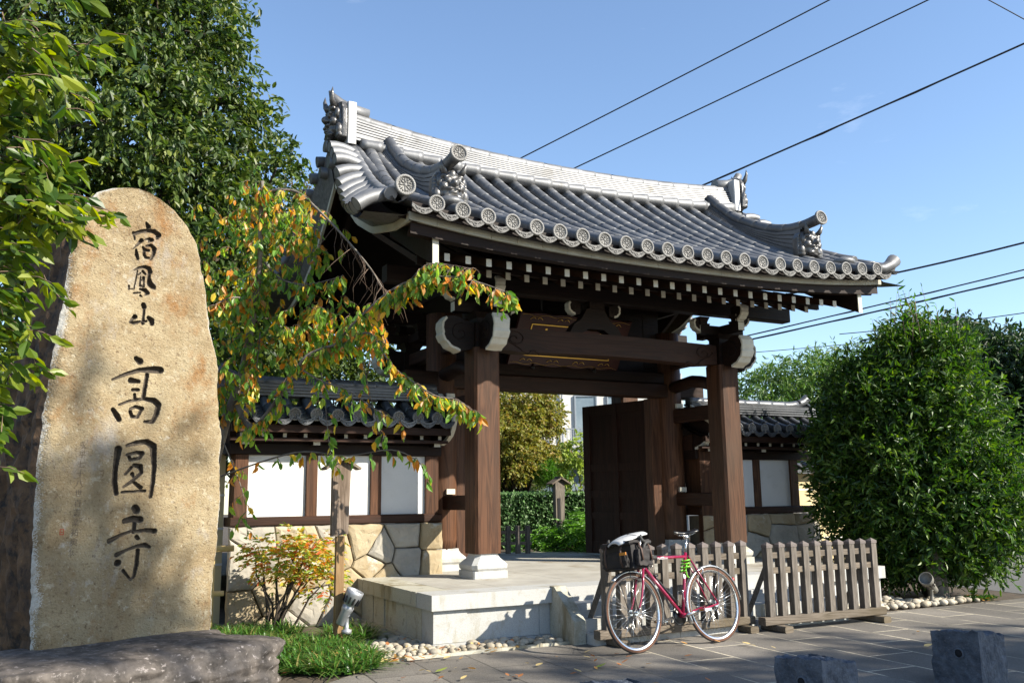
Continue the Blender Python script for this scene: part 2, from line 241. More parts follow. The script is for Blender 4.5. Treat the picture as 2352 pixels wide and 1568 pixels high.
# ---------------------------------------------------------------- mesh builder
class MB:
    def __init__(s): s.v = []; s.f = []; s.m = []; s.sm = []
    def add(s, vs, fs, mi=0, smooth=False):
        o = len(s.v); s.v += [tuple(p) for p in vs]
        s.f += [tuple(i+o for i in f) for f in fs]; s.m += [mi]*len(fs); s.sm += [smooth]*len(fs); return s
    def box(s, a, b, mi=0, mat=None, taper=None):
        x0, y0, z0 = a; x1, y1, z1 = b
        vs = [(x0, y0, z0), (x1, y0, z0), (x1, y1, z0), (x0, y1, z0), (x0, y0, z1), (x1, y0, z1), (x1, y1, z1), (x0, y1, z1)]
        if taper:
            cx, cy = (x0+x1)/2, (y0+y1)/2
            vs = [(cx+(x-cx)*(taper if i > 3 else 1), cy+(y-cy)*(taper if i > 3 else 1), z) for i, (x, y, z) in enumerate(vs)]
        if mat is not None: vs = [mat @ Vector(p) for p in vs]
        return s.add(vs, [(0, 3, 2, 1), (4, 5, 6, 7), (0, 1, 5, 4), (1, 2, 6, 5), (2, 3, 7, 6), (3, 0, 4, 7)], mi)
    def cbox(s, x0, y0, z0, x1, y1, z1, c=0.01, mi=0, axis='Z'):
        """box with chamfered long edges along an axis"""
        if axis == 'Z': A = (x0, x1, y0, y1, z0, z1); mk = lambda a, b, t: (a, b, t)
        elif axis == 'X': A = (y0, y1, z0, z1, x0, x1); mk = lambda a, b, t: (t, a, b)
        else: A = (z0, z1, x0, x1, y0, y1); mk = lambda a, b, t: (b, t, a)
        a0, a1, b0, b1, t0, t1 = A
        ring = [(a0+c, b0), (a1-c, b0), (a1, b0+c), (a1, b1-c), (a1-c, b1), (a0+c, b1), (a0, b1-c), (a0, b0+c)]
        vs = [mk(a, b, t0) for a, b in ring]+[mk(a, b, t1) for a, b in ring]
        fs = [(i, (i+1) % 8, 8+(i+1) % 8, 8+i) for i in range(8)]+[tuple(range(7, -1, -1)), tuple(range(8, 16))]
        return s.add(vs, fs, mi)
    def tube(s, pts, r, n=8, mi=0, caps=True, smooth=True, flat=None):
        pts = [Vector(p) for p in pts]; rs = r if isinstance(r, (list, tuple)) else [r]*len(pts)
        vs = []; fs = []; ref = None
        for i, p in enumerate(pts):
            d = (pts[min(i+1, len(pts)-1)]-pts[max(i-1, 0)])
            if d.length < 1e-9: d = Vector((0, 0, 1))
            d.normalize()
            if ref is None:
                ref = Vector((0, 0, 1)) if abs(d.z) < 0.9 else Vector((1, 0, 0))
                a = d.cross(ref).normalized()
            else:
                a = (a-d*a.dot(d))
                if a.length < 1e-6: a = d.orthogonal()
                a.normalize()
            b = d.cross(a)
            for k in range(n):
                t = 2*PI*k/n; q = a*math.cos(t)*rs[i]+b*math.sin(t)*rs[i]*(flat or 1)
                vs.append(p+q)
        for i in range(len(pts)-1):
            for k in range(n):
                fs.append((i*n+k, i*n+(k+1) % n, (i+1)*n+(k+1) % n, (i+1)*n+k))
        s.add(vs, fs, mi, smooth)
        if caps:
            o = len(s.v)-len(vs)
            s.f += [tuple(o+k for k in range(n-1, -1, -1)), tuple(o+(len(pts)-1)*n+k for k in range(n))]; s.m += [mi]*2; s.sm += [False]*2
        return s
    def lathe(s, prof, n=16, mi=0, mat=None, smooth=True):
        """profile (r,z) turned about z"""
        vs = []; fs = []
        for r, z in prof:
            for k in range(n): vs.append((r*math.cos(2*PI*k/n), r*math.sin(2*PI*k/n), z))
        for i in range(len(prof)-1):
            for k in range(n): fs.append((i*n+k, i*n+(k+1) % n, (i+1)*n+(k+1) % n, (i+1)*n+k))
        fs.append(tuple(range(n-1, -1, -1))); fs.append(tuple((len(prof)-1)*n+k for k in range(n)))
        if mat is not None: vs = [mat @ Vector(p) for p in vs]
        return s.add(vs, fs, mi, smooth)
    def ball(s, c, r, nu=10, nv=7, mi=0, mat=None, jit=0):
        rx, ry, rz = r if isinstance(r, (list, tuple)) else (r, r, r); vs = [(0, 0, -1)]; fs = []
        for j in range(1, nv):
            ph = -PI/2+PI*j/nv
            for k in range(nu):
                t = 2*PI*k/nu; vs.append((math.cos(ph)*math.cos(t), math.cos(ph)*math.sin(t), math.sin(ph)))
        vs.append((0, 0, 1)); last = len(vs)-1
        for k in range(nu):
            fs.append((0, 1+(k+1) % nu, 1+k)); fs.append((last, last-nu+k, last-nu+(k+1) % nu))
        for j in range(nv-2):
            for k in range(nu):
                a = 1+j*nu+k; b = 1+j*nu+(k+1) % nu; fs.append((a, b, b+nu, a+nu))
        out = []
        for p in vs:
            q = Vector((p[0]*rx, p[1]*ry, p[2]*rz))
            if jit: q *= 1+random.uniform(-jit, jit)
            if mat is not None: q = mat @ q
            out.append(q+Vector(c))
        return s.add(out, fs, mi, True)
    def prism(s, poly, fn, d, mi=0):
        """poly: 2-D outline; fn(a,b,t)->xyz ; extruded t from d[0] to d[1]"""
        n = len(poly); vs = [fn(a, b, d[0]) for a, b in poly]+[fn(a, b, d[1]) for a, b in poly]
        fs = [(i, (i+1) % n, n+(i+1) % n, n+i) for i in range(n)]+[tuple(range(n-1, -1, -1)), tuple(range(n, 2*n))]
        return s.add(vs, fs, mi)
    def grid(s, P, mi=0, smooth=True):
        a = len(P); b = len(P[0]); vs = [p for row in P for p in row]
        fs = [(i*b+j, i*b+j+1, (i+1)*b+j+1, (i+1)*b+j) for i in range(a-1) for j in range(b-1)]
        return s.add(vs, fs, mi, smooth)
    def build(s, name, mats, parent=None, recalc=True):
        me = bpy.data.meshes.new(name); off = Vector((0, 0, 0)); p = parent
        while p is not None: off += p.location; p = p.parent
        me.from_pydata([(v[0]-off.x, v[1]-off.y, v[2]-off.z) for v in s.v], [], s.f)
        if not isinstance(mats, (list, tuple)): mats = [mats]
        for m in mats: me.materials.append(m)
        me.polygons.foreach_set('material_index', s.m); me.polygons.foreach_set('use_smooth', s.sm)
        if recalc:
            import bmesh
            bm = bmesh.new(); bm.from_mesh(me); bmesh.ops.recalc_face_normals(bm, faces=bm.faces); bm.to_mesh(me); bm.free()
        me.update()
        o = bpy.data.objects.new(name, me); col.objects.link(o); o.parent = parent
        return o
def tag(o, label=None, cat=None, group=None, kind=None):
    if label: o['label'] = label
    if cat: o['category'] = cat
    if group: o['group'] = group
    if kind: o['kind'] = kind
    return o
def empty(name, loc, label, cat, group=None):
    o = bpy.data.objects.new(name, None); col.objects.link(o); o.location = loc; o.empty_display_size = 0.2
    return tag(o, label, cat, group)
def copy_part(src, parent, loc=None, deep=True):
    c = src.copy(); col.objects.link(c); c.parent = parent
    if loc is not None: c.location = loc
    if deep:
        for ch in list(src.children): copy_part(ch, c)
    return c
def rotm(ax, deg): return Matrix.Rotation(R(deg), 4, ax)
def T(*p): return Matrix.Translation(Vector(p))
def npmesh(name, V, F, mat, parent=None, smooth=False, mats=None, mi=None):
    """fast quad mesh from numpy arrays (world coordinates)"""
    off = Vector((0, 0, 0)); p = parent
    while p is not None: off += p.location; p = p.parent
    V = np.asarray(V, dtype=np.float32)-np.array(off, dtype=np.float32)
    me = bpy.data.meshes.new(name); nf, k = F.shape
    me.vertices.add(len(V)); me.vertices.foreach_set('co', V.ravel())
    me.loops.add(nf*k); me.loops.foreach_set('vertex_index', F.astype(np.int32).ravel())
    me.polygons.add(nf); me.polygons.foreach_set('loop_start', np.arange(0, nf*k, k, dtype=np.int32))
    for m in (mats or [mat]): me.materials.append(m)
    if mi is not None: me.polygons.foreach_set('material_index', mi.astype(np.int32))
    me.update(calc_edges=True)
    me.polygons.foreach_set('use_smooth', np.full(nf, smooth, dtype=bool))
    o = bpy.data.objects.new(name, me); col.objects.link(o); o.parent = parent
    return o
def leaves(name, P, D, size, mat, parent=None, asp=0.42, fold=0.25, curl=0.25, svar=0.35, up=None, upw=0.6):
    """P: leaf base points, D: leaf directions; each leaf six vertices, two quads folded along the midrib"""
    P = np.asarray(P, float); D = np.asarray(D, float); n = len(P)
    D = D/np.maximum(np.linalg.norm(D, axis=1, keepdims=True), 1e-6)
    U = rng.normal(size=(n, 3)); U[:, 2] += upw*2
    if up is not None: U += np.asarray(up)
    S = np.cross(D, U); S /= np.maximum(np.linalg.norm(S, axis=1, keepdims=True), 1e-6)
    Nn = np.cross(S, D)
    L = (size*(1+rng.uniform(-svar, svar, n)))[:, None]; Wd = L*asp/2
    f = fold*Wd
    v0 = P; v1 = P+D*L*0.30+S*Wd+Nn*f; v2 = P+D*L*0.68+S*Wd*0.82+Nn*(f-curl*L*0.15)
    v3 = P+D*L-Nn*L*curl*0.5; v4 = P+D*L*0.68-S*Wd*0.82+Nn*(f-curl*L*0.15); v5 = P+D*L*0.30-S*Wd+Nn*f
    V = np.stack([v0, v1, v2, v3, v4, v5], axis=1).reshape(-1, 3)
    b = np.arange(n)[:, None]*6
    F = np.concatenate([b+np.array([[0, 1, 2, 3]]), b+np.array([[0, 3, 4, 5]])], axis=1).reshape(-1, 4)
    return npmesh(name, V, F, mat, parent)
def clumps(ells, n, twig=8, tl=0.3, shell=0.55, droop=0.35, seed=1, out=0.9):
    """twigs spread through ellipsoids, leaves along each twig; returns points and directions"""
    g = np.random.default_rng(seed)
    E_ = np.array([(e[0], e[1], e[2], e[3], e[4]) for e in ells]); wts = E_[:, 3]*E_[:, 3]*E_[:, 4]; wts = wts**0.7; wts /= wts.sum()
    nt_ = n//twig; k = g.choice(len(E_), nt_, p=wts)
    d = g.normal(size=(nt_, 3)); d /= np.linalg.norm(d, axis=1, keepdims=True)
    r = shell+(1.08-shell)*g.random(nt_)**0.6
    rad = np.stack([E_[k, 3], E_[k, 3], E_[k, 4]], axis=1)
    base = E_[k, :3]+d*rad*r[:, None]
    td = d*out+g.normal(size=(nt_, 3))*0.5; td[:, 2] += 0.1; td /= np.linalg.norm(td, axis=1, keepdims=True)
    s = np.linspace(0, 1, twig)[None, :, None]
    P = base[:, None, :]+td[:, None, :]*s*tl+np.array([0, 0, -1])[None, None, :]*(s**2)*tl*droop
    D = td[:, None, :]*0.6+g.normal(size=(nt_, twig, 3))*0.55; D[:, :, 2] -= droop*1.2
    return P.reshape(-1, 3), D.reshape(-1, 3), base, td
# ================================================================ SETTING
o = MB().add([(-60, -40, 0), (80, -40, 0), (80, 90, 0), (-60, 90, 0)], [(0, 1, 2, 3)]).build('ground', M['soil']); tag(o, kind='structure')
o = MB().add([(1.2, -14, .004), (10.9, -14, .004), (10.9, 7.05, .004), (2.5, 7.01, .004), (1.85, 6.45, .004), (1.45, 5.7, .004), (1.2, 4.8, .004)], [(0, 1, 2, 3, 4, 5, 6)]).build('pavement', M['paving']); tag(o, kind='structure')
o = MB().add([(10.9, -14, .004), (60, -14, .004), (60, 60, .004), (17, 60, .004), (11.3, 9.6, .004), (10.9, 7.05, .004)], [(0, 1, 2, 3, 4, 5)]).build('road', M['asphalt']); tag(o, kind='structure')
o = MB().add([(-3, 11.35, .40), (11.5, 11.35, .40), (12.5, 22, .40), (-3, 22, .40)], [(0, 1, 2, 3)]).build('garden_ground', M['soil']); tag(o, kind='structure')

# ================================================================ STONE PLATFORM
plat = empty('stone_platform', (2.98, 7.3, 0), 'broad pale granite platform with steps under the timber gate', 'platform')
X0, X1, Y0, Y1, ZT = 2.98, 8.5, 7.3, 12.3, 0.455
b = MB(); b.box((X0+.03, Y0+.03, .40), (X1-.03, Y1, ZT-.012)); b.build('platform_core', M['joint'], plat)
b = MB()   # paving slabs of the top
xs = [X0+.32, 3.8, 4.7, 5.6, 6.5, 7.4, X1-.32]; ys = [Y0+.36, 8.0, 8.7, 9.4, 10.1, 10.8, 11.6, Y1]
for i in range(len(xs)-1):
    for j in range(len(ys)-1):
        b.box((xs[i]+.003, ys[j]+.003, .40), (xs[i+1]-.003, ys[j+1]-.003, ZT-.002+random.uniform(0, .002)))
b.build('top_paving', M['slab'], plat)
b = MB()
xe = [X0, 4.28, 5.0, 5.95, 6.9, 7.6, X1]
for i in range(len(xe)-1): b.box((xe[i]+.004, Y0, .325), (xe[i+1]-.004, Y0+.355, ZT+random.uniform(-.003, .001)))
b.build('front_edge_stone', M['granite'], plat)
for sx in (0, 1):
    b = MB(); ye = [Y0+.36, 7.78, 8.5, 9.18, 9.9]
    for i in range(4):
        a = (X0, X0+.315) if sx == 0 else (X1-.315, X1)
        b.box((a[0], ye[i]+.005, .325), (a[1], ye[i+1]-.005, ZT+random.uniform(-.003, .001)))
    b.build('side_edge_stone', M['granite_side'], plat)
b = MB()
for x0, x1 in ((X0+.035, 3.33), (3.334, 4.05), (4.054, 4.9), (4.904, 5.8), (5.804, 6.7), (6.704, 7.6), (7.604, X1-.035)):
    b.box((x0, Y0+.04+(0 if x0 < 3.1 else .012), .05), (x1, Y0+.3, .322))
b.box((X0+.02, Y0-.0, 0), (X1-.02, Y0+.3, .047))
b.build('front_wall_stone', M['granite'], plat)
b = MB(); b2 = MB()
yy = [Y0+.3, 7.62, 7.99, 8.30, 8.62, 8.95, 9.3, 9.48]
for i in range(len(yy)-1):
    a = .04 if i % 3 else .052
    b.box((X0+a, yy[i]+.003, .05), (X0+.3, yy[i+1]-(.003 if i % 2 else .02), .322)); b2.box((X1-.3, yy[i]+.003, .05), (X1-a, yy[i+1]-.003, .322))
b.box((X0+.01, Y0+.3, 0), (X0+.3, 9.48, .048)); b2.box((X1-.3, Y0+.3, 0), (X1-.01, 9.48, .048))
b.build('side_wall_stone', M['granite_side'], plat); b2.build('side_wall_stone', M['granite_side'], plat)
# steps between sloping cheeks
b = MB()
for i, (ya, zt) in enumerate(((Y0-.02, .325), (Y0-.20, .21), (Y0-.36, .10))):
    for x0, x1 in ((4.29, 5.2), (5.204, 6.1), (6.104, 7.0), (7.004, 7.32)):
        b.box((x0, ya-.15+.17*(i == 0)*0, 0), (x1, ya+.1, zt-.004*i))
b.build('steps', M['granite'], plat)
for xc in (4.16, 7.33):
    b = MB()
    poly = [(Y0+.04, 0), (Y0+.04, .47), (Y0-.04, .47), (Y0-.375, .20), (Y0-.375, 0)]
    b.prism(poly, lambda a, c, t: (t, a, c), (xc, xc+.12))
    b.build('step_cheek', M['granite_side'] if xc < 5 else M['granite'], plat)

# ================================================================ THE GATE
XC, YR = 5.79, 9.75
gate = empty('temple_gate', (XC, YR, ZT), 'large dark timber temple gate with curved grey tiled roof and demon tiles', 'temple gate')
PX = (4.12, 7.46)
def base_stone(x, y, s, name, par):
    b = MB(); p = s+.045
    b.cbox(x-p, y-p, ZT, x+p, y+p, ZT+.075, .012)
    prof = [(s+.035, ZT+.075), (s+.052, ZT+.10), (s+.055, ZT+.135), (s+.03, ZT+.165), (s-.0, ZT+.195), (s-.018, ZT+.225), (s-.018, ZT+.245)]
    rings = []
    for r_, z in prof:
        c = .045; rr = r_
        rings.append([(x-rr+c, y-rr, z), (x+rr-c, y-rr, z), (x+rr, y-rr+c, z), (x+rr, y+rr-c, z), (x+rr-c, y+rr, z), (x-rr+c, y+rr, z), (x-rr, y+rr-c, z), (x-rr, y-rr+c, z)])
    vs = [q for r_ in rings for q in r_]; fs = []
    for i in range(len(rings)-1):
        for k in range(8): fs.append((i*8+k, i*8+(k+1) % 8, (i+1)*8+(k+1) % 8, (i+1)*8+k))
    fs.append(tuple((len(rings)-1)*8+k for k in range(8)))
    b.add(vs, fs); return b.build(name, M['granite'], par)
def nosing(x, y, z, dirx, diry, par, s=1.0, w=.085, name='carved_nosing'):
    """beam end carved to a cloud curve, its end painted white"""
    P = [(0, .27), (.10, .285), (.17, .32), (.25, .335), (.32, .315), (.365, .26), (.372, .20), (.36, .15), (.368, .12), (.34, .06), (.315, .045), (.28, 0), (.25, -.015), (.20, -.03), (.165, -.05), (.10, -.035), (.0, -.01)]
    P = [(a*s, c*s) for a, c in P]
    d = Vector((dirx, diry, 0)); q = Vector((-diry, dirx, 0))
    fn = lambda a, c, t: tuple(Vector((x, y, z))+d*a+q*t+Vector((0, 0, c)))
    b = MB(); b.prism(P, fn, (-w, w)); o = b.build(name, M['dark_wood'], par)
    b = MB(); E_ = P[4:15]; vs = []; fs = []
    for k, (a, c) in enumerate(E_):
        nx, nz = a-.14*s, c-.14*s; l = math.hypot(nx, nz); a2, c2 = a+nx/l*.004, c+nz/l*.004
        wv = w+.004+(.006*s if k % 3 == 1 else 0); mid = .012*s
        vs += [fn(a2, c2, -wv), fn(a2+nx/l*mid*.5, c2+nz/l*mid*.5, 0), fn(a2, c2, wv), fn(a-nx/l*.02, c-nz/l*.02, -wv), fn(a-nx/l*.02, c-nz/l*.02, wv)]
    for k in range(len(E_)-1):
        i = k*5; j = i+5
        fs += [(i, i+1, j+1, j), (i+1, i+2, j+2, j+1), (i, j, j+3, i+3), (i+2, i+4, j+4, j+2)]
    b.add(vs, fs, smooth=False); b.build('painted_end', M['white_paint'], o)
    # spiral carving on both cheeks
    for sg in (-1, 1):
        pts = [fn(.16*s+math.cos(t*.9)*(.012+.011*t)*s, .15*s+math.sin(t*.9)*(.012+.011*t)*s, sg*(w+.003)) for t in np.linspace(0, 9, 26)]
        b = MB(); b.tube(pts, .006*s, 5); b.build('spiral_carving', M['dark_wood'], o)
    return o
for x in PX:
    for sg, y in ((-1, YR-1.08), (1, YR+1.08)):
        b = MB(); b.cbox(x-.15, y-.15, ZT+.245, x+.15, y+.15, 2.86, .028); b.build('pillar', M['wood_v'], gate)
        base_stone(x, y, .15, 'pillar_base', gate)
    b = MB(); b.lathe([(.165, ZT+.22), (.185, ZT+.35), (.187, 2.2), (.18, 3.45)], 24, mat=T(x, YR+.05, 0)); b.build('round_pillar', M['wood_v'], gate)
    base_stone(x, YR+.05, .185, 'pillar_base', gate)
YF = YR-1.08
# beams along the front and back, nosings
for y in (YF, YR+1.08):
    P = []
    for k in range(13):
        t = k/12; x = PX[0]+.15+(PX[1]-PX[0]-.3)*t; c = .035*math.sin(PI*t)
        P.append((x, 2.835+c+(.03 if k in (0, 12) else 0)))
    top = [(x, 3.10+.02*math.sin(PI*(x-4.27)/3.04)) for x, _ in reversed(P)]
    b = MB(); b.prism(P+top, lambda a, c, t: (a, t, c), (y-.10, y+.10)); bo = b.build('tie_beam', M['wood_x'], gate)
    for sg, xa in ((1, PX[0]+.36), (-1, PX[1]-.36)):
        b = MB()
        pts = [(xa+sg*(math.cos(t)*(.02+.013*t)+.0), y-.104, 2.99+math.sin(t)*(.012+.009*t)) for t in np.linspace(0, 9.5, 34)]
        pts += [(xa+sg*(.0+.05*k), y-.104, 2.865+.03*math.sin(k*1.7)-.004*k) for k in range(1, 7)]
        b.tube(pts, .0075, 5); b.build('spiral_carving', M['wood_x'], bo)
for x in PX:
    for yy_, s in ((YF, -1), (YR+1.08, 1)):
        b = MB(); b.box((x-.13, yy_-.13, 2.86), (x+.13, yy_+.13, 3.13)); b.build('pillar_head', M['dark_wood'], gate)
        nosing(x, yy_+s*.13, 2.86, 0, s, gate)
        sx = -1 if x < XC else 1
        nosing(x+sx*.13, yy_, 2.86, sx, 0, gate)
        # bracket complex : bearing block, arms, small blocks
        br = empty('bracket', (x, yy_, 3.13), None, None); br.parent = gate; br.location = (x-XC, yy_-YR, 3.13-ZT)
        b = MB(); b.box((x-.10, yy_-.10, 3.13), (x+.10, yy_+.10, 3.19)); b.box((x-.10, yy_-.10, 3.19), (x+.10, yy_+.10, 3.25), taper=1.45)
        b.box((x-.34, yy_-.05, 3.252), (x+.34, yy_+.05, 3.36)); b.box((x-.05, yy_-.40, 3.254), (x+.05, yy_+.40, 3.358))
        b.build('bracket_arm', M['dark_wood'], br)
        for dx, dy in ((-.29, 0), (.29, 0), (0, -.34), (0, .34)):
            b = MB(); b.box((x+dx-.055, yy_+dy-.055, 3.362), (x+dx+.055, yy_+dy+.055, 3.40)); b.box((x+dx-.055, yy_+dy-.055, 3.40), (x+dx+.055, yy_+dy+.055, 3.46), taper=1.4)
            b.build('bearing_block', M['dark_wood'], br)
        b = MB(); b.box((x-.047, yy_+s*.402, 3.257), (x+.047, yy_+s*.406, 3.355)); b.box((x-.345, yy_-.047, 3.256), (x-.3405, yy_+.047, 3.356)); b.box((x+.3405, yy_-.047, 3.256), (x+.345, yy_+.047, 3.356))
        b.box((x-.05, yy_+s*.395, 3.364), (x+.05, yy_+s*.399, 3.40)); b.box((x-.075, yy_+s*.402+(.0 if s < 0 else -.004), 3.43), (x+.075, yy_+s*.402+(.004 if s > 0 else .004), 3.462))
        b.build('painted_end', M['white_paint'], br)
        nosing(x, yy_+s*.28, 3.40, 0, s, gate, .55, .05)
        nosing(x+sx*.25, yy_, 3.40, sx, 0, gate, .55, .05)
        nosing(x-sx*.28, yy_, 3.30, -sx, 0, gate, .42, .04)
# strut at mid beam
b = MB()
P = [(-.36, 0), (-.30, .10), (-.20, .17), (-.12, .30), (.12, .30), (.20, .17), (.30, .10), (.36, 0), (.2, .0), (.1, .06), (-.1, .06), (-.2, 0)]
b.prism(P, lambda a, c, t: (XC-.22+a, t, 3.12+c), (YF-.06, YF+.06)); b.box((XC-.32, YF-.09, 3.42), (XC-.12, YF+.09, 3.50))
b.build('frog_leg_strut', M['dark_wood'], gate)
nosing(XC-.42, YF, 3.36, -1, 0, gate, .42, .04); nosing(XC-.02, YF, 3.36, 1, 0, gate, .42, .04)
# purlins
for y in (YF, YR+1.08):
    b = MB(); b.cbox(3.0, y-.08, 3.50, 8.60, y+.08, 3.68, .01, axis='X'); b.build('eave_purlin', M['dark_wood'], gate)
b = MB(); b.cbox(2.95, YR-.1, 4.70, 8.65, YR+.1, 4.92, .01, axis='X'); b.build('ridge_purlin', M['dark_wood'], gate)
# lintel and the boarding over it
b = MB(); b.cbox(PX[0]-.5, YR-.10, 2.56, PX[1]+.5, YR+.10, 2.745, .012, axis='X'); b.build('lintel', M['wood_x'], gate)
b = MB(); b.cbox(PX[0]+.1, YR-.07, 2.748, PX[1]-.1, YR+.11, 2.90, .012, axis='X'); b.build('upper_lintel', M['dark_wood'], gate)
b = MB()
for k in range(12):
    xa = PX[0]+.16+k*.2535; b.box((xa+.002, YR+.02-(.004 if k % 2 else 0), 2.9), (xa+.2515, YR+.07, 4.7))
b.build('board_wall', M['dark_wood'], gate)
for x in PX:
    b = MB(); b.prism([(YR-1.1, 3.7), (YR, 4.7), (YR+1.1, 3.7)], lambda a, c, t: (t, a, c), (x-.03, x+.03)); b.build('gable_board', M['dark_wood'], gate)
    b = MB(); b.cbox(x-.055, YF+.15, 1.14, x+.055, YR-.12, 1.30, .01, axis='Y'); b.cbox(x-.055, YR+.2, 1.14, x+.055, YR+.93, 1.30, .01, axis='Y'); b.build('lower_tie', M['wood_y'], gate)
    b = MB(); b.cbox(x-.055, YF+.15, 2.22, x+.055, YR-.12, 2.40, .01, axis='Y'); b.build('middle_tie', M['wood_y'], gate)
    pts = [(x, YF+.15, 2.64), (x, YF+.4, 2.71), (x, YR-.5, 2.74), (x, YR-.1, 2.70)]
    b = MB(); b.tube(pts, .10, 12, flat=.8); b.cbox(x-.07, YF+.1, 2.95, x+.07, YR+1.0, 3.10, .01, axis='Y'); b.build('rainbow_beam', M['wood_y'], gate)
    b = MB(); b.box((x-.02, YR-.165, 1.315), (x+.085, YR-.10, 1.375)); b.build('painted_tenon', M['white_paint'], gate); b = MB(); b.box((x-.02, YR-.165, 2.42), (x+.085, YR-.10, 2.48)); b.build('painted_tenon', M['white_paint'], gate)
# doors, folded back into the precinct
def door(hx, ang, sg):
    mt = T(hx, YR+.16, 0) @ rotm('Z', ang)
    d = empty('door_leaf', (0, 0, 0), None, None); d.parent = gate; d.location = (hx-XC, YR+.16-YR, 0)
    W, Z0, Z1 = 1.22, ZT+.03, 2.555
    b = MB(); b.box((0, -.02, Z0), (W, .02, Z1), mat=mt); b.build('door_board', M['door_wood'], d)
    b = MB()
    for a, c in ((0, .13), (W-.13, W), (W/2-.05, W/2+.05)): b.box((a+.001, -.042, Z0+.001), (c-.001, .042, Z1-.001), mat=mt)
    for z, h in ((Z0, .16), (.95, .10), (1.25, .10), (1.62, .10), (Z1-.14, .14)): b.box((.131, -.036, z), (W-.131, .036, z+h), mat=mt)
    b.build('door_frame', M['door_wood'], d)
    b = MB()
    for k in range(5):
        a = 2*PI*k/5; b.ball(mt @ Vector((W/2+.085*math.cos(a), -.045, 2.08+.085*math.sin(a))), .05, 8, 6)
    b.lathe([(.22, -.01), (.235, 0), (.22, .012), (.20, .0)], 28, mat=mt @ T(W/2, -.045, 2.08) @ rotm('X', 90) @ Matrix.Diagonal((.75, 1, 1, 1)))
    b.build('crest', M['door_wood'], d)
    b = MB()
    for z in (.62, 1.0, 1.3, 1.66, 2.47): b.box((.02, -.047, z), (.22, -.0425, z+.05), mat=mt)
    b.build('iron_strap', M['black_plastic'], d)
for xa in (PX[1]-.33, PX[0]+.17):
    b = MB(); b.cbox(xa, YR+.0, ZT, xa+.16, YR+.16, 2.555, .01); b.build('door_post', M['wood_v'], gate)
door(PX[1]-.24, 104, 1); door(PX[0]+.20, 60, -1)

# ---------------------------------------------------------------- gate roof
def uu(x): return (x-XC)/2.85
def tt(y): return (abs(y-YR)-.10)/2.46
def zr(x, y):
    u = abs(uu(x)); t = tt(y); tc_ = max(0, t)
    return 5.22+.10*u*u*(1-tc_)-1.457*(1.35*t-.35*t*t)+.13*(u**2.6)*tc_**1.3
roof = empty('roof', (XC, YR, 5.0), None, None); roof.parent = gate; roof.location = (0, 0, 5.0-ZT)
def xside(t, sg):   # roof widens toward the eaves
    return XC+sg*(2.95+.32*max(0, t)**1.2)
# boarding under the tiles
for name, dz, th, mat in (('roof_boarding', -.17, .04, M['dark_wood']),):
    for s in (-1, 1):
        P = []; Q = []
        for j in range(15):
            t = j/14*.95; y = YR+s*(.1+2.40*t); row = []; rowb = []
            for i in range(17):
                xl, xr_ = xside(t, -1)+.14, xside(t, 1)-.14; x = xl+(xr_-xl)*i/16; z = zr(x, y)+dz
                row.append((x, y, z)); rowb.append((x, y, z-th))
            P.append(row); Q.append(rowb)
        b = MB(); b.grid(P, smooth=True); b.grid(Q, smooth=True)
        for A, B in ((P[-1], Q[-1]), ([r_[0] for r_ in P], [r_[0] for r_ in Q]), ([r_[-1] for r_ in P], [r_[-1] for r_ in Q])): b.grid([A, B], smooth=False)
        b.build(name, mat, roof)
# round tile rows, pans, discs
NR = 23; SP = .2568; XL = 2.965
disc_me = None
def make_disc(par, loc, rad=.080, name='eave_disc'):
    global disc_me
    if disc_me is None:
        b = MB(); m = rotm('X', 90)
        b.lathe([(.10, -.02), (1.0, -.02), (1.0, .26), (.93, .30), (.80, .30), (.76, .24), (.74, .16), (.001, .16)], 24, mat=m)
        for k in range(8):
            a = 2*PI*k/8; b.tube([(.20*math.cos(a), -.18, .20*math.sin(a)), (.62*math.cos(a), -.18, .62*math.sin(a))], .07, 5)
            a += PI/8; b.ball((.56*math.cos(a), -.17, .56*math.sin(a)), (.10, .08, .10), 6, 4)
        b.ball((0, -.18, 0), (.20, .12, .20), 8, 6)
        for k in range(28):
            a = 2*PI*k/28; b.ball((.865*math.cos(a), -.30, .865*math.sin(a)), (.045, .04, .045), 4, 3)
        o_ = b.build(name, M['tile_relief']); disc_me = o_.data; bpy.data.objects.remove(o_)
    o = bpy.data.objects.new(name, disc_me); col.objects.link(o); o.scale = (rad,)*3; o.parent = par
    off = Vector((0, 0, 0)); p = par
    while p is not None: off += p.location; p = p.parent
    o.location = Vector(loc)-off; return o
def row_path(x, s, t0=0.0, t1=1.0, n=40, fan=None):
    pts = []
    for k in range(n+1):
        t = t0+(t1-t0)*k/n; y = YR+s*(.10+2.46*t); xx = fan(t) if fan else x
        pts.append(Vector((xx, y, zr(xx, y))))
    return pts
def joint_tube(b, pts, r, step=.27, n=10, lip=.0022, mi=0):
    """tube made of overlapping tile lengths"""
    L = [0.0]
    for i in range(1, len(pts)): L.append(L[-1]+(pts[i]-pts[i-1]).length)
    total = L[-1]; P = []; Rr = []
    def at(s_):
        s_ = min(max(s_, 0), total)
        for i in range(1, len(L)):
            if L[i] >= s_-1e-9:
                f = (s_-L[i-1])/max(L[i]-L[i-1], 1e-9); return pts[i-1].lerp(pts[i], f)
        return pts[-1]
    m = max(1, round(total/step)); st = total/m
    for k in range(m):
        for f, rr in ((0.0, r-lip), (.25, r-lip*.5), (.5, r), (.75, r+lip*.5), (.99, r+lip), (.999, r-lip)):
            P.append(at((k+f)*st)); Rr.append(rr)
    b.tube(P, Rr, n, mi)
fringe_me = {}
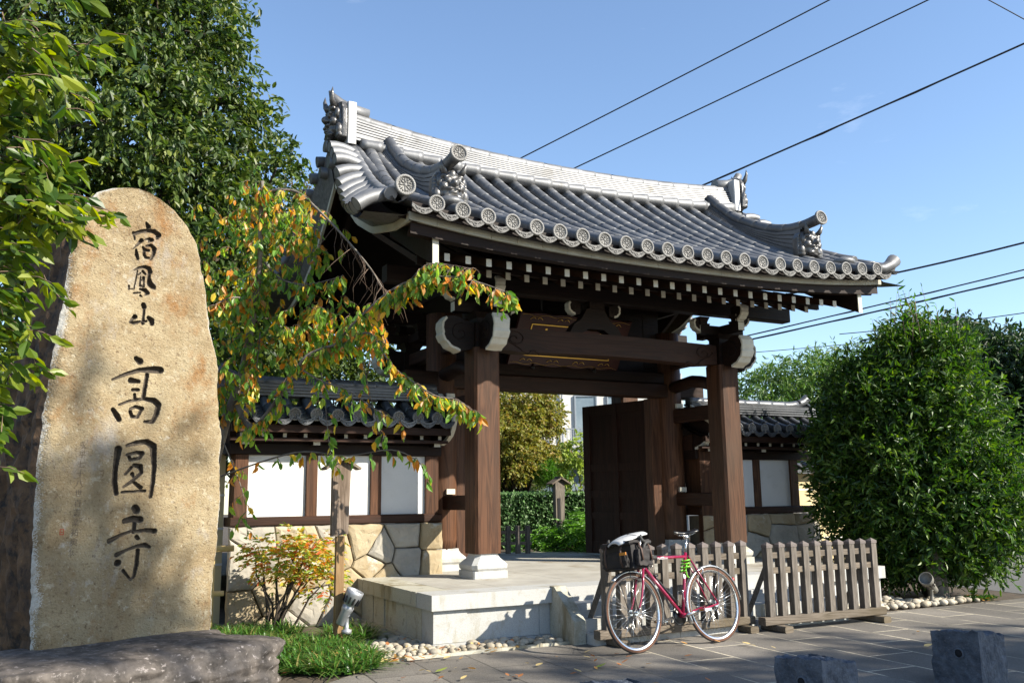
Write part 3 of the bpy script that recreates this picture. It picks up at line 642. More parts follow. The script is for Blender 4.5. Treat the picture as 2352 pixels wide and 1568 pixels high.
for i in range(NR):
    x = XL+i*SP
    for s in (-1, 1):
        b = MB(); joint_tube(b, row_path(x, s), .063); o = b.build('round_tile_row', M['tile'], roof, recalc=False)
        y = YR+s*2.56
        if s < 0: make_disc(o, (x, y-.015, zr(x, y)+.0))
# pans between rows
def pan(x0, x1, s, fan0=None, fan1=None):
    P = []; n = 13; prev = None
    for k in range(n):
        for f in (0, 1):
            t = (k+f)/n; y = YR+s*(.10+2.46*t); row = []
            a = fan0(t) if fan0 else x0; c = fan1(t) if fan1 else x1
            for j in range(7):
                q = j/6; x = a+(c-a)*q
                row.append((x, y, zr(x, y)-.045-.045*math.sin(PI*q)+(0.0 if f == 0 else .016)))
            P.append(row)
    b = MB(); b.grid(P, smooth=False)
    return b, P
def karakusa(b, xa, xb, y, zc):
    """moulded eave pan end : crescent plate with a scroll"""
    top = []; bot = []
    for j in range(9):
        q = j/8; x = xa+(xb-xa)*q
        top.append((x, zc-.035-.036*math.sin(PI*q))); bot.append((x, zc-.066-.062*math.sin(PI*q)**.8))
    b.prism(top+bot[::-1], lambda a, c, t: (a, t, c), (y-.022, y))
    xm = (xa+xb)/2
    b.tube([(xm+math.cos(t)*(.006+.005*t), y-.024, zc-.098+math.sin(t)*(.004+.003*t)) for t in np.linspace(0, 5, 12)], .004, 4)
    for sg in (-1, 1):
        b.tube([(xm+sg*(.03+.012*k), y-.024, zc-.092+.006*k+.008*math.sin(k*2)) for k in range(5)], .004, 4)
for i in range(-1, NR):
    xa = XL+i*SP+.02; xb = xa+SP-.04
    for s in (-1, 1):
        b, P = pan(xa-.02, xb+.02, s); o = b.build('pan_tile_row', M['tile'], roof)
        if s < 0:
            y = YR-2.57; b = MB(); karakusa(b, xa+.0, xb, y, zr((xa+xb)/2, y)+.0); b.build('eave_scroll_tile', M['tile_dark'], o)
def zout(d):   # height of the outer verge edge against distance from the ridge line
    T_ = [(0, 5.5), (.15, 5.30), (.64, 4.90), (.93, 4.55), (1.29, 4.25), (1.69, 3.99), (2.08, 3.86), (2.47, 3.80), (2.7, 3.85)]
    return float(np.interp(d, [a for a, _ in T_], [c for _, c in T_]))
def zfas(d):
    T_ = [(0, 4.9), (.4, 4.55), (.87, 4.19), (1.40, 3.94), (2.03, 3.80), (2.45, 3.775)]
    return float(np.interp(d, [a for a, _ in T_], [c for _, c in T_]))
# verge : fanning rows, sleeves, corner tiles
for sg in (-1, 1):
    for s in (-1, 1):
        fA = lambda t: XC+sg*(2.66+.46*max(t, 0)**1.2); fB = lambda t: XC+sg*(2.86+.38*max(t, 0)**1.2)
        fK = lambda t: XC+sg*2.62
        b = MB(); pts = [p+Vector((0, 0, .01+.0*k)) for k, p in enumerate(row_path(0, s, 0, .985, 40, fA))]
        for k, p in enumerate(pts):
            if k > 30: p.z += .0008*(k-30)**2
        if sg > 0: pts = pts[:34]
        joint_tube(b, pts, .078, n=12); o = b.build('corner_tile_row', M['tile'], roof, recalc=False)
        if s < 0 and sg < 0: make_disc(o, tuple(pts[-1]+Vector((0, -.01, .005))), .098)
        b = MB(); joint_tube(b, [p+Vector((0, 0, -.01)) for p in row_path(0, s, 0, .97, 40, fB)], .062, n=10); b.build('verge_tile_row', M['tile'], roof, recalc=False)
        b, P = pan(0, 0, s, fA, fB); b.build('pan_tile_row', M['tile'], roof)
        b = MB()
        for k in range(12 if sg < 0 else 10):
            t = .06+k*.0785; y = YR+s*(.10+2.46*t); z = zr(fB(t), y); zo = zout(abs(y-YR))
            a0 = Vector((fB(t)-sg*.02, y, z-.02)); a2 = Vector((fB(t)+sg*.31, y+s*.02, min(zo, z-.01)+.03)); a1 = a0.lerp(a2, .55)+Vector((0, 0, .03))
            P = [a0, a0.lerp(a1, .5)+Vector((0, 0, .008)), a1, a1.lerp(a2, .5)+Vector((0, 0, .008)), a2]
            b.tube(P, [.060, .062, .063, .065, .068], 14, caps=False); b.tube([a2, a1], [.060, .054], 12)
        b.build('verge_sleeve_tile', M['tile'], roof, recalc=False)
        # dome tile behind second disc
        xd = XL+(NR-2 if sg > 0 else 1)*SP-sg*0.0; yd = YR+s*2.32
        b = MB(); b.ball((XC+sg*2.58, yd, zr(XC+sg*2.58, yd)+.055), (.14, .13, .06), 14, 8); b.build('bun_tile', M['tile'], roof)
        # upswept corner tip
        ye = YR+s*2.52; ze = zr(XC+sg*3.0, ye)
        P = [(0, -.075), (.14, -.06), (.27, -.0), (.36, .10), (.345, .15), (.335, .03), (.25, .05), (.12, .0), (0, .0)]
        P = [(0, -.095), (.15, -.08), (.30, -.01), (.40, .10), (.395, .20), (.30, .115), (.16, .045), (0, .02)]
        if sg > 0:
            b = MB(); b.tube([(XC+2.84, ye, ze-.02), (XC+3.0, ye, ze-.0), (XC+3.12, ye, ze+.05), (XC+3.22, ye, ze+.13)], [.06, .065, .07, .085], 12); b.build('corner_tip_tile', M['tile'], roof)
        # side drip board in pale paint and its dark backing
        P = []; Q = []; Q2 = []; xf = XC+sg*3.04
        for k in range(25):
            d = .02+2.43*k/24; y = YR+s*d; z = zfas(d); xo_ = fB((d-.1)/2.46)+sg*.24
            P.append([(xf-sg*.03, y, z-.035), (xf, y, z-.035), (xf, y, z+.035), (xf-sg*.03, y, z+.035)])
            Q.append([(xf, y, z+.036), (xf+sg*.05, y, (z+zout(d))/2), (xo_, y, zout(d)-.03)])
            Q2.append([(xf-sg*.03, y, z-.03), (xf-sg*.2, y, zr(xf-sg*.2, y)-.20)])
        b = MB(); b.grid(P, smooth=False); b.build('verge_fascia', M['fascia'], roof)
        b = MB(); b.grid(Q, smooth=False); b.build('verge_batten', M['tile_dark'], roof)
        b = MB(); b.grid(Q2, smooth=False); b.build('verge_soffit', M['wood_y'], roof)
        # barge board
        xb_ = XC+sg*2.745
        top = [(YR+s*(.02+2.34*k/16), zr(xb_, YR+s*(.02+2.34*k/16))-.22) for k in range(17)]
        bot = [(y, z-(.30+.04*(k/16))) for k, (y, z) in enumerate(top)]
        b = MB(); b.prism(top+bot[::-1], lambda a, c, t: (t, a, c), (xb_-.028, xb_+.028)); o = b.build('barge_board', M['dark_wood'], roof)
        y, z = top[-1]; z2 = bot[-1][1]
        b = MB(); b.box((xb_-.030, min(y, y+s*.012), z2-.003), (xb_+.030, max(y, y+s*.012), z+.003)); b.build('painted_end', M['white_paint'], o)
# front fascia (painted) with butt joints, dark soffit boards
for s in (-1, 1):
    yf = YR+s*2.44; n = 22; xa, xb = XC-3.04, XC+3.04; b = MB(); bd = MB()
    for k in range(n):
        x0 = xa+(xb-xa)*k/n+.0015; x1 = xa+(xb-xa)*(k+1)/n-.0015
        z0, z1 = zr(x0, yf)-.208, zr(x1, yf)-.208
        vs = []
        for x, z in ((x0, z0), (x1, z1)): vs += [(x, yf-.015, z), (x, yf+.02, z), (x, yf+.02, z+.076), (x, yf-.015, z+.076)]
        b.add(vs, [(0, 3, 2, 1), (4, 5, 6, 7), (0, 1, 5, 4), (3, 7, 6, 2), (0, 4, 7, 3), (1, 2, 6, 5)])
        vs = []
        for x, z in ((x0-.0015, z0), (x1+.0015, z1)): vs += [(x, yf-s*.02-.02, z+.077), (x, yf-s*.02+.02, z+.077), (x, yf-s*.02+.02, z+.115), (x, yf-s*.02-.02, z+.115)]
        bd.add(vs, [(0, 3, 2, 1), (4, 5, 6, 7), (0, 1, 5, 4), (3, 7, 6, 2), (0, 4, 7, 3), (1, 2, 6, 5)])
    b.build('eave_fascia', M['fascia'], roof)
    sun_stop = MB(); yk = YR+s*2.525  # extra board added behind the scroll tiles to keep sun off the fascia
    for k in range(n):
        x0 = xa+(xb-xa)*k/n; x1 = xa+(xb-xa)*(k+1)/n; vs = []
        for x in (x0, x1): z = zr(x, yk); vs += [(x, yk-.01, z-.130), (x, yk+.01, z-.130), (x, yk+.01, z-.03), (x, yk-.01, z-.03)]
        sun_stop.add(vs, [(0, 3, 2, 1), (4, 5, 6, 7), (0, 1, 5, 4), (3, 7, 6, 2), (0, 4, 7, 3), (1, 2, 6, 5)])
    sun_stop.build('tile_batten', M['dark_wood'], roof); bd.build('tile_batten', M['dark_wood'], roof)
    b = MB(); yb = YR+s*2.415; P = []
    for k in range(23):
        x = xa+.03+(xb-xa-.06)*k/22; P.append([(x, yb, zr(x, yb)-.20), (x, yb, 3.525+.10*abs(uu(x))**2.6)])
    b.grid(P, smooth=False); P2 = [[(p[0][0], yb+s*.03, p[0][2]) for p in [r_]][0:1]+[(r_[1][0], yb-s*.10, r_[1][2])] for r_ in P]; b.grid(P2, smooth=False)
    b.build('soffit_board', M['dark_wood'], roof)
# rafters : flying and base rows with painted tips
rf = None
for i in range(24):
    x = 3.21+i*.2187; lift = .02*abs(uu(x))**2.5
    for k, (ya, za, yb_, zb_, sz) in enumerate(((7.50, 3.485, 8.25, 3.74, .026), (7.95, 3.505, 9.66, 4.33, .026))):
        b = MB(); dz = zb_-za; h = .036
        vs = []
        for y, z in ((ya, za), (yb_, zb_)): vs += [(x-sz, y, z-h+lift), (x+sz, y, z-h+lift), (x+sz, y, z+h+lift), (x-sz, y, z+h+lift)]
        b.add(vs, [(0, 3, 2, 1), (4, 5, 6, 7), (0, 1, 5, 4), (1, 2, 6, 5), (2, 3, 7, 6), (3, 0, 4, 7)]); o = b.build('rafter', M['wood_y'], roof)
        b = MB(); b.box((x-sz-.0015, ya-.004, za-h+lift-.0015), (x+sz+.0015, ya+.003, za+h+lift+.0015)); b.build('rafter_tip', M['white_paint'], o)
b = MB(); b.box((3.1, 7.99, 3.545), (8.5, 8.03, 3.63)); b.build('rafter_batten', M['dark_wood'], roof)

# main ridge
def zb_(x): return 5.285+.12*uu(x)**2
def zt_(x): u = uu(x); return 5.575+(.20 if u < 0 else .15)*abs(u)**2.2
ridge = empty('main_ridge', (XC, YR, 5.3), None, None); ridge.parent = roof; ridge.location = (0, 0, .3)
nl = 8; b = MB(); xs_ = np.linspace(2.90, 8.70, 34)
for l in range(nl):
    f0 = l/nl; f1 = (l+.68)/nl; f2 = (l+1)/nl; hw = .155-.065*(l/nl)+(.02 if l < 2 else 0)
    for wd, a, c in ((hw, f0, f1), (hw-.038, f1, f2)):
        P = []
        for x in xs_:
            h = zt_(x)-.06-zb_(x); z0, z1 = zb_(x)+h*a, zb_(x)+h*c
            P.append([(x, YR-wd, z0), (x, YR-wd+.006, z1), (x, YR+wd-.006, z1), (x, YR+wd, z0), (x, YR-wd, z0)])
        b.grid(P, smooth=False)
b.build('ridge_tile_courses', M['tile'], ridge)
b = MB(); joint_tube(b, [Vector((x, YR, zt_(x)-.045)) for x in xs_], .080, .26, 12); b.build('ridge_cap', M['tile'], ridge, recalc=False)
for s in (-1, 1):
    b = MB(); joint_tube(b, [Vector((x, YR+s*.185, zb_(x)-.045)) for x in np.linspace(3.0, 8.58, 32)], .072, .257, 12, lip=.012); b.build('ridge_foot_tiles', M['tile'], ridge, recalc=False)
def demon(par, loc, rot, sc, name='demon_tile', th=.22, zs_=1.0):
    """horned demon mask on an arched back plate, facing -Y before rotation"""
    mt = T(*loc) @ rotm('Z', rot) @ Matrix.Scale(sc, 4) @ Matrix.Diagonal((1, 1, zs_, 1))
    b = MB()
    A = [(-.44, 0), (-.46, .35), (-.44, .70), (-.34, .90), (0, 1.0), (.34, .90), (.44, .70), (.46, .35), (.44, 0)]
    b.prism(A, lambda a, c, t: tuple(mt @ Vector((a, t, c))), (0, th))
    A2 = [(a*.80, .06+c*.88) for a, c in A]
    b.prism(A2, lambda a, c, t: tuple(mt @ Vector((a, t, c))), (-.05, .02))
    B = lambda c, r, **k: b.ball(mt @ Vector(c), tuple(v*sc for v in r), 10, 7, mat=rotm('Z', rot), **k)
    B((0, -.08, .55), (.26, .16, .30)); B((0, -.10, .25), (.28, .15, .20)); B((0, -.26, .50), (.085, .12, .10)); B((-.065, -.25, .46), (.05, .07, .05)); B((.065, -.25, .46), (.05, .07, .05))
    for q in (-1, 1):
        B((q*.13, -.20, .62), (.10, .08, .055)); B((q*.14, -.23, .56), (.052, .05, .045)); B((q*.21, -.14, .42), (.11, .11, .12)); B((q*.30, -.08, .62), (.08, .07, .13)); B((q*.35, -.06, .20), (.11, .08, .16)); B((q*.33, -.05, .05), (.13, .08, .07)); B((q*.20, -.16, .74), (.10, .07, .06))
        B((q*.10, -.24, .33), (.10, .07, .045)); B((q*.16, -.20, .27), (.025, .03, .07)); B((q*.12, -.19, .10), (.13, .08, .055))
    B((0, -.22, .22), (.13, .09, .05)); B((0, -.20, .14), (.20, .08, .05)); B((0, -.17, .80), (.09, .06, .12)); B((0, -.17, .04), (.12, .08, .05))
    for k in range(7):
        B((-.40, .0, .12+k*.11), (.024, .02, .024)); B((.40, .0, .12+k*.11), (.024, .02, .024))
    o = b.build(name, M['demon'], par)
    md = o.modifiers.new('blend', 'REMESH'); md.mode = 'VOXEL'; md.voxel_size = .0075; md.use_smooth_shade = True
    md = o.modifiers.new('soften', 'SMOOTH'); md.factor = .5; md.iterations = 4
    for q in (-1, 1):
        b = MB(); b.tube([mt @ Vector(p) for p in ((q*.20, -.14, .80), (q*.26, -.20, .93), (q*.31, -.22, 1.08), (q*.32, -.21, 1.22))], [.085*sc, .070*sc, .042*sc, .006*sc], 9); b.build('horn', M['demon'], o)
    return o
for sg in (-1, 1):
    xe = XC+sg*2.90
    b = MB(); z0 = zb_(xe)-.03; z1 = zt_(xe)+.07
    b.cbox(xe-.055, YR-.20, z0-.04, xe+.055, YR+.20, z1, .012); b.build('ridge_end_box', M['tile_glare'], ridge)
    demon(ridge, (xe+sg*.125, YR, z0+.02), -90 if sg < 0 else 90, .50, 'ridge_demon_tile', .12)
    # prow-like tip over the mask
    pts = [(xe-sg*.25, YR, z1-.055), (xe, YR, z1-.02), (xe+sg*.10, YR, z1+.03), (xe+sg*.17, YR, z1+.09), (xe+sg*.225, YR, z1+.175)]
    b = MB(); b.tube(pts, [.082, .085, .075, .06, .012 if sg < 0 else .055], 12); b.build('ridge_tip', M['tile'], ridge)
    for dy, dz in ((0, -.10), (-.18, -.36), (.18, -.36)):
        b = MB(); b.tube([(xe-sg*.02, YR+dy, z0+dz+.04), (xe+sg*.27, YR+dy, z0+dz+.05)], .07, 12); b.build('gable_stub_tile', M['tile'], ridge)
# descending ridges
for sg in (-1, 1):
    for s in (-1, 1):
        x = XC+sg*2.42
        tp = [(9.62, 5.47), (9.45, 5.31), (9.09, 5.01), (8.59, 4.75), (8.26, 4.625), (7.98, 4.575), (7.78, 4.57), (7.60, 4.59)]
        dr = empty('descending_ridge', (x, YR, 5.0), None, None); dr.parent = roof; dr.location = (x-XC, 0, 0)
        fy = (lambda y: y) if s < 0 else (lambda y: 2*YR-y)
        def zk(y):
            for i in range(len(tp)-1):
                if tp[i][0] >= y >= tp[i+1][0]: f = (tp[i][0]-y)/(tp[i][0]-tp[i+1][0]); return tp[i][1]*(1-f)+tp[i+1][1]*f
            return tp[0][1]
        ys_ = np.linspace(9.6, 7.84, 26); sm = []
        P_ = [Vector((x, fy(y), zk(y))) for y in np.linspace(9.62, 7.60, 40)]
        for _ in range(6): P_ = [P_[0]]+[(P_[i-1]+P_[i]*2+P_[i+1])/4 for i in range(1, len(P_)-1)]+[P_[-1]]
        b = MB(); joint_tube(b, P_, .066, .27, 12); o = b.build('ridge_cap', M['tile'], dr, recalc=False)
        if s < 0:
            dd = make_disc(o, tuple(P_[-1]+Vector((0, -.01, 0))), .092, 'crest_disc'); dd.rotation_euler = (R(-8), 0, 0)
            b = MB()
        b = MB(); nl2 = 5
        for l in range(nl2):
            for wd, a, c in ((.150-.014*l, l/nl2, (l+.70)/nl2), (.118-.014*l, (l+.70)/nl2, (l+1)/nl2)):
                P = []
                for y in ys_:
                    zt = zk(y)-.04; zl = zr(x, y)+.045; h = max(.05, zt-zl); z0, z1 = zl+h*a, zl+h*c
                    P.append([(x-wd, fy(y), z0), (x-wd, fy(y), z1), (x+wd, fy(y), z1), (x+wd, fy(y), z0)])
                b.grid(P, smooth=False)
        b.build('ridge_tile_courses', M['tile'], dr)
        if s < 0:
            yb = 7.80; demon(dr, (x, yb, zr(x, yb)+.045), 0, .42, zs_=.80)
        # heavy round rows hugging the descending ridge
        for q in ():
            b = MB(); joint_tube(b, [Vector((x+q*.155, fy(y), zr(x, y)+.07)) for y in np.linspace(9.5, 7.62, 26)], .055, .27, 10); b.build('hugging_tile_row', M['tile'], dr, recalc=False)

# ================================================================ NAME PLAQUE
pq = empty('name_plaque', (XC, 9.42, 3.15), 'red lacquered name plaque with gold border hanging under the gate roof', 'plaque')
mt = T(XC-.05, 9.42, 3.16) @ rotm('X', -33)   # leans out at the top
mt = T(XC-.06, 9.46, 3.18) @ rotm('X', 33)
b = MB()
P = []
for k in range(25):
    a = -.80+1.6*k/24; P.append((a, .33+.02*abs(math.sin(a*9))))
for k in range(25):
    a = .80-1.6*k/24; P.append((a, -.33-.02*abs(math.sin(a*9))))
b.prism(P, lambda a, c, t: tuple(mt @ Vector((a, t, c))), (-.02, .03)); b.build('board', M['plaque'], pq)
b = MB()
for x0, x1, z0, z1 in ((-.62, .62, .20, .212), (-.62, .62, -.212, -.20), (-.62, -.608, -.2, .2), (.608, .62, -.2, .2)): b.box((x0, -.030, z0), (x1, -.0205, z1), mat=mt)
b.build('gold_border', M['gold'], pq)
b = MB()
for z, n_ in ((.275, 4), (-.275, 4)):
    for k in range(n_):
        xc_ = -.57+k*.38
        for q in (-1, 1): b.tube([mt @ Vector((xc_+q*(.012+.075*t), -.026, z+.02*math.sin(t*3.6))) for t in np.linspace(0, 1, 8)], .0035, 5)
b.tube([mt @ Vector((-.78+1.56*k/40, -.025, -.318+.012*math.sin(k*.9))) for k in range(41)], .0018, 4)
b.tube([mt @ Vector((-.78+1.56*k/40, -.025, .318+.012*math.sin(k*.9))) for k in range(41)], .0018, 4)
b.build('gold_cloud_ornament', M['gold'], pq)
def text_mesh(name, txt, size, mat, parent, matrix, extrude=.002, sx=1.0):
    cu = bpy.data.curves.new(name, 'FONT'); cu.body = txt; cu.size = size; cu.extrude = extrude; cu.align_x = 'CENTER'; cu.align_y = 'CENTER'; cu.resolution_u = 2
    ob = bpy.data.objects.new(name, cu); col.objects.link(ob); bpy.context.view_layer.update()
    me = bpy.data.meshes.new_from_object(ob.evaluated_get(bpy.context.evaluated_depsgraph_get())); bpy.data.objects.remove(ob)
    off = Vector((0, 0, 0)); p = parent
    while p is not None: off += p.location; p = p.parent
    me.transform(T(*(-off)) @ matrix @ Matrix.Diagonal((sx, 1, 1, 1))); me.materials.clear(); me.materials.append(mat)
    o = bpy.data.objects.new(name, me); col.objects.link(o); o.parent = parent; return o
for k, ch in enumerate('山鳳宿'):
    text_mesh('gold_character', ch, .34, M['gold'], pq, mt @ T(-.40+.40*k, -.024, -.02) @ rotm('X', 90))
b = MB()
for k in (-1, 1): b.tube([mt @ Vector((k*.45, -.02, -.33)), mt @ Vector((k*.45, -.05, -.36)), mt @ Vector((k*.45, .08, -.37))], .02, 6); b.tube([mt @ Vector((k*.5, .02, .33)), (XC-.06+k*.5, 9.3, 4.2)], .012, 6)
b.build('hanging_iron', M['black_plastic'], pq)
# ================================================================ ROOFED WALLS BESIDE THE GATE
def clip(poly, nx, ny, d):
    """keep points with nx*x+ny*y<=d"""
    out = []
    for i in range(len(poly)):
        a = poly[i]; c = poly[(i+1) % len(poly)]; da = nx*a[0]+ny*a[1]-d; dc = nx*c[0]+ny*c[1]-d
        if da <= 0: out.append(a)
        if (da < 0 < dc) or (dc < 0 < da):
            f = da/(da-dc); out.append((a[0]+(c[0]-a[0])*f, a[1]+(c[1]-a[1])*f))
    return out
def cells(seeds, x0, x1, z0, z1, gap=.008):
    res = []
    for i, (sx, sz) in enumerate(seeds):
        p = [(x0, z0), (x1, z0), (x1, z1), (x0, z1)]
        for j, (tx, tz) in enumerate(seeds):
            if i == j or not p: continue
            nx, nz = tx-sx, tz-sz; l = math.hypot(nx, nz); nx /= l; nz /= l
            p = clip(p, nx, nz, nx*(sx+tx)/2+nz*(sz+tz)/2-gap*.5)
        if len(p) > 2: res.append(p)
    return res
def stone_face(seeds, x0, x1, z0, z1, yf, par, batter=.0, mats=('wallstone', 'wallstone_b')):
    b = MB(); rr = random.Random(3)
    for p in cells(seeds, x0, x1, z0, z1):
        # subdivide outline and roughen
        q = []
        for i in range(len(p)):
            a = p[i]; c = p[(i+1) % len(p)]; n = max(1, int(math.hypot(c[0]-a[0], c[1]-a[1])/.07))
            for k in range(n):
                f = k/n; q.append((a[0]+(c[0]-a[0])*f+(rr.uniform(-.006, .006) if k else 0), a[1]+(c[1]-a[1])*f+(rr.uniform(-.006, .006) if k else 0)))
        cx = sum(v[0] for v in q)/len(q); cz = sum(v[1] for v in q)/len(q); tx, tz = rr.uniform(-.06, .06), rr.uniform(-.06, .06); dep = rr.uniform(.0, .03)
        Y = lambda a, c, e: yf-e-dep-(a-cx)*tx-(c-cz)*tz-batter*(z1-c)
        rings = []
        for sc, e in ((1.0, -.06), (1.0, .0), (.965, .016), (.88, .026), (.6, .03+rr.uniform(0, .01)), (.3, .03)):
            rings.append([(cx+(a-cx)*sc, Y(cx+(a-cx)*sc, cz+(c-cz)*sc, e+(rr.uniform(-.004, .004) if sc < 1 else 0)), cz+(c-cz)*sc) for a, c in q])
        vs = [v for r_ in rings for v in r_]; n = len(q); fs = []
        for i in range(len(rings)-1):
            for k in range(n): fs.append((i*n+k, i*n+(k+1) % n, (i+1)*n+(k+1) % n, (i+1)*n+k))
        fs.append(tuple((len(rings)-1)*n+k for k in range(n)))
        b.add(vs, fs, 0 if rr.random() < .6 else 1, smooth=False)
    return b.build('stone_base', [M[mats[0]], M[mats[1]]], par)
def roofed_wall(x0, x1, posts, seeds, label, sg, zs0):
    """sg=-1: free end on the left, +1: on the right"""
    wl = empty('roofed_wall', ((x0+x1)/2, 9.6, 0), label, 'wall')
    yw = 9.45
    b = MB(); b.box((x0+.03, yw+.03, 0), (x1-.03, yw+.27, 1.0)); b.build('wall_core', M['joint'], wl)
    stone_face(seeds, x0-.04 if sg < 0 else x0, x1 if sg < 0 else x1+.04, 0, 1.005, yw-.02, wl, batter=.05)
    b = MB(); b.cbox(x0-.03, yw-.05, 1.01, x1+.0, yw+.35, 1.105, .015, axis='X'); b.build('sill_beam', M['wood_x'], wl)
    for i in range(len(posts)-1):
        a, c = posts[i][1], posts[i+1][0]
        b = MB(); b.box((a+.001, yw+.012, 1.106), (c-.001, yw+.24, 1.735)); b.build('plaster_panel', M['plaster'], wl)
    for a, c in posts:
        b = MB(); b.box((a, yw-.02, 1.106), (c, yw+.28, 1.76)); b.build('post', M['wood_v'], wl)
    b = MB(); b.cbox(x0-.06, yw-.035, 1.737, x1, yw+.30, 1.86, .01, axis='X'); b.build('top_beam', M['dark_wood'], wl)
    # eaves : rafters with painted ends
    b = MB(); b.box((x0-.10, 9.14, 1.955), (x1, 9.20, 2.03)); b.box((x0-.10, 9.22, 1.87), (x1, 9.30, 1.90)); b.box((x0-.06, 9.47, 1.861), (x1-.02, 9.70, 2.06)); b.build('eave_board', M['wood_x'], wl)
    b = MB(); P = [[(x, y, z) for x in (x0-.1, x1)] for y, z in ((9.16, 2.04), (9.4, 2.12), (9.6, 2.22), (9.8, 2.12), (10.04, 2.04))]; b.grid(P, smooth=False)
    P = [[(x, y, z-.03) for x in (x0-.1, x1)] for y, z in ((9.16, 2.03), (9.4, 2.10), (9.6, 2.2), (9.8, 2.10), (10.04, 2.03))]; b.grid(P, smooth=False); b.build('roof_boarding', M['dark_wood'], wl)
    x = x0+.02; k = 0
    while x < x1-.05:
        b = MB(); b.box((x-.018, 9.25, 1.91), (x+.018, 9.5, 1.95)); o = b.build('rafter', M['dark_wood'], wl)
        b = MB(); b.box((x-.0185, 9.246, 1.9095), (x+.0185, 9.252, 1.9505)); b.build('rafter_tip', M['white_paint'], o); x += .215
    for a, c in posts:
        m_ = (a+c)/2; b = MB(); b.box((m_-.035, 9.28, 1.835), (m_+.035, 9.45, 1.90)); o = b.build('arm', M['dark_wood'], wl)
        b = MB(); b.box((m_-.036, 9.276, 1.834), (m_+.036, 9.282, 1.901)); b.build('painted_end', M['white_paint'], o)
    # tiles
    zt = lambda y: 2.135+(.5-abs(y-9.6))/.5*.235+.03*((abs(y-9.6)-.25)/.25)**2-.03 if abs(y-9.6) < .5 else 2.135
    n = int((x1-x0+.05)/.2235)
    for k in range(n+1):
        x = (x1-.19-k*.2235) if sg < 0 else (x0+.19+k*.2235)
        for s in (-1, 1):
            b = MB(); joint_tube(b, [Vector((x, 9.6+s*(.06+.44*q/8), zt(9.6+s*(.06+.44*q/8)))) for q in range(9)], .052, .22, 9); o = b.build('round_tile_row', M['old_tile'], wl, recalc=False)
            if s < 0: make_disc(o, (x, 9.09, zt(9.1)), .066)
    for k in range(n+2):
        xa = (x1-.19-k*.2235) if sg < 0 else (x0-.03+k*.2235); xa = max(xa, x0-.12); xb = min(xa+.2235, x1+.12)
        if xb-xa < .1: continue
        for s in (-1, 1):
            P = []
            for r_ in range(6):
                for f in (0, 1):
                    y = 9.6+s*(.05+.46*(r_+f)/6); P.append([(xa+(xb-xa)*j/5, y, zt(y)-.03-.03*math.sin(PI*j/5)+(.015 if f else 0)) for j in range(6)])
            b = MB(); b.grid(P, smooth=False); o = b.build('pan_tile_row', M['old_tile'], wl)
            if s < 0: b = MB(); karakusa(b, xa+.02, xb-.02, 9.085, 2.15); b.build('eave_scroll_tile', M['old_tile'], o)
    b = MB()
    end = (x0-.16, x1) if sg < 0 else (x0, x1+.16)
    for l in range(4):
        b.box((end[0], 9.6-.125+.012*l, 2.36+.035*l), (end[1], 9.6+.125-.012*l, 2.36+.035*l+.021)); b.box((end[0]+.01, 9.6-.085, 2.3872+.035*l), (end[1]-.01, 9.6+.085, 2.3948+.035*l))
    b.build('ridge_tile_courses', M['old_tile'], wl)
    ex = end[0] if sg < 0 else end[1]; pts = [Vector((x, 9.6, 2.52)) for x in np.linspace(end[1] if sg < 0 else end[0], ex-sg*.35, 14)]
    pts += [Vector((ex-sg*.2, 9.6, 2.54)), Vector((ex-sg*.08, 9.6, 2.58)), Vector((ex+sg*.02, 9.6, 2.65))]
    b = MB(); joint_tube(b, pts, .058, .25, 12); b.build('ridge_cap', M['old_tile'], wl, recalc=False)
    b = MB(); b.prism([(-.16, 2.28), (-.13, 2.50), (0, 2.58), (.13, 2.50), (.16, 2.28), (.05, 2.34), (-.05, 2.34)], lambda a, c, t: (t, 9.6+a, c), (ex-.03, ex+.03)); b.tube([(ex-sg*.05, 9.48, 2.30), (ex+sg*.16, 9.48, 2.33)], .05, 10); b.tube([(ex-sg*.05, 9.72, 2.30), (ex+sg*.16, 9.72, 2.33)], .05, 10)
    b.build('ridge_end_tile', M['old_tile'], wl)
    # curved barge board against the gate, edged in pale paint
    xb_ = x1+.02 if sg < 0 else x0-.02
    C_ = [(9.50, 2.46), (9.34, 2.36), (9.20, 2.30), (9.10, 2.28), (9.05, 2.22), (9.06, 2.12), (9.11, 2.02), (9.18, 1.95), (9.28, 1.90), (9.44, 1.86)]
    I_ = [(9.50, 2.38), (9.36, 2.29), (9.24, 2.24), (9.15, 2.20), (9.11, 2.15), (9.12, 2.09), (9.17, 2.02), (9.24, 1.96), (9.33, 1.92), (9.44, 1.89)]
    b = MB(); b.prism(C_+[(9.55, 1.86), (9.55, 2.46)], lambda a, c, t: (t, a, c), (xb_-.02, xb_+.02)); o = b.build('barge_board', M['dark_wood'], wl)
    b = MB(); n_ = len(C_); vs = []
    for (a, c) in C_: vs += [(xb_-.024, a-.003, c), (xb_+.024, a-.003, c)]
    for (a, c) in I_: vs += [(xb_-.024, a, c), (xb_+.024, a, c)]
    fs = []
    for i in range(n_-1):
        fs += [(2*i, 2*i+1, 2*i+3, 2*i+2), (2*i, 2*i+2, 2*n_+2*i+2, 2*n_+2*i), (2*i+1, 2*n_+2*i+1, 2*n_+2*i+3, 2*i+3)]
    b.add(vs, fs); b.build('painted_edge', M['white_paint'], o)
    return wl
sx = lambda D: 1.737+(D-545)*(2.208/463); sz = lambda D: 1.0-(D-1200)*.0047
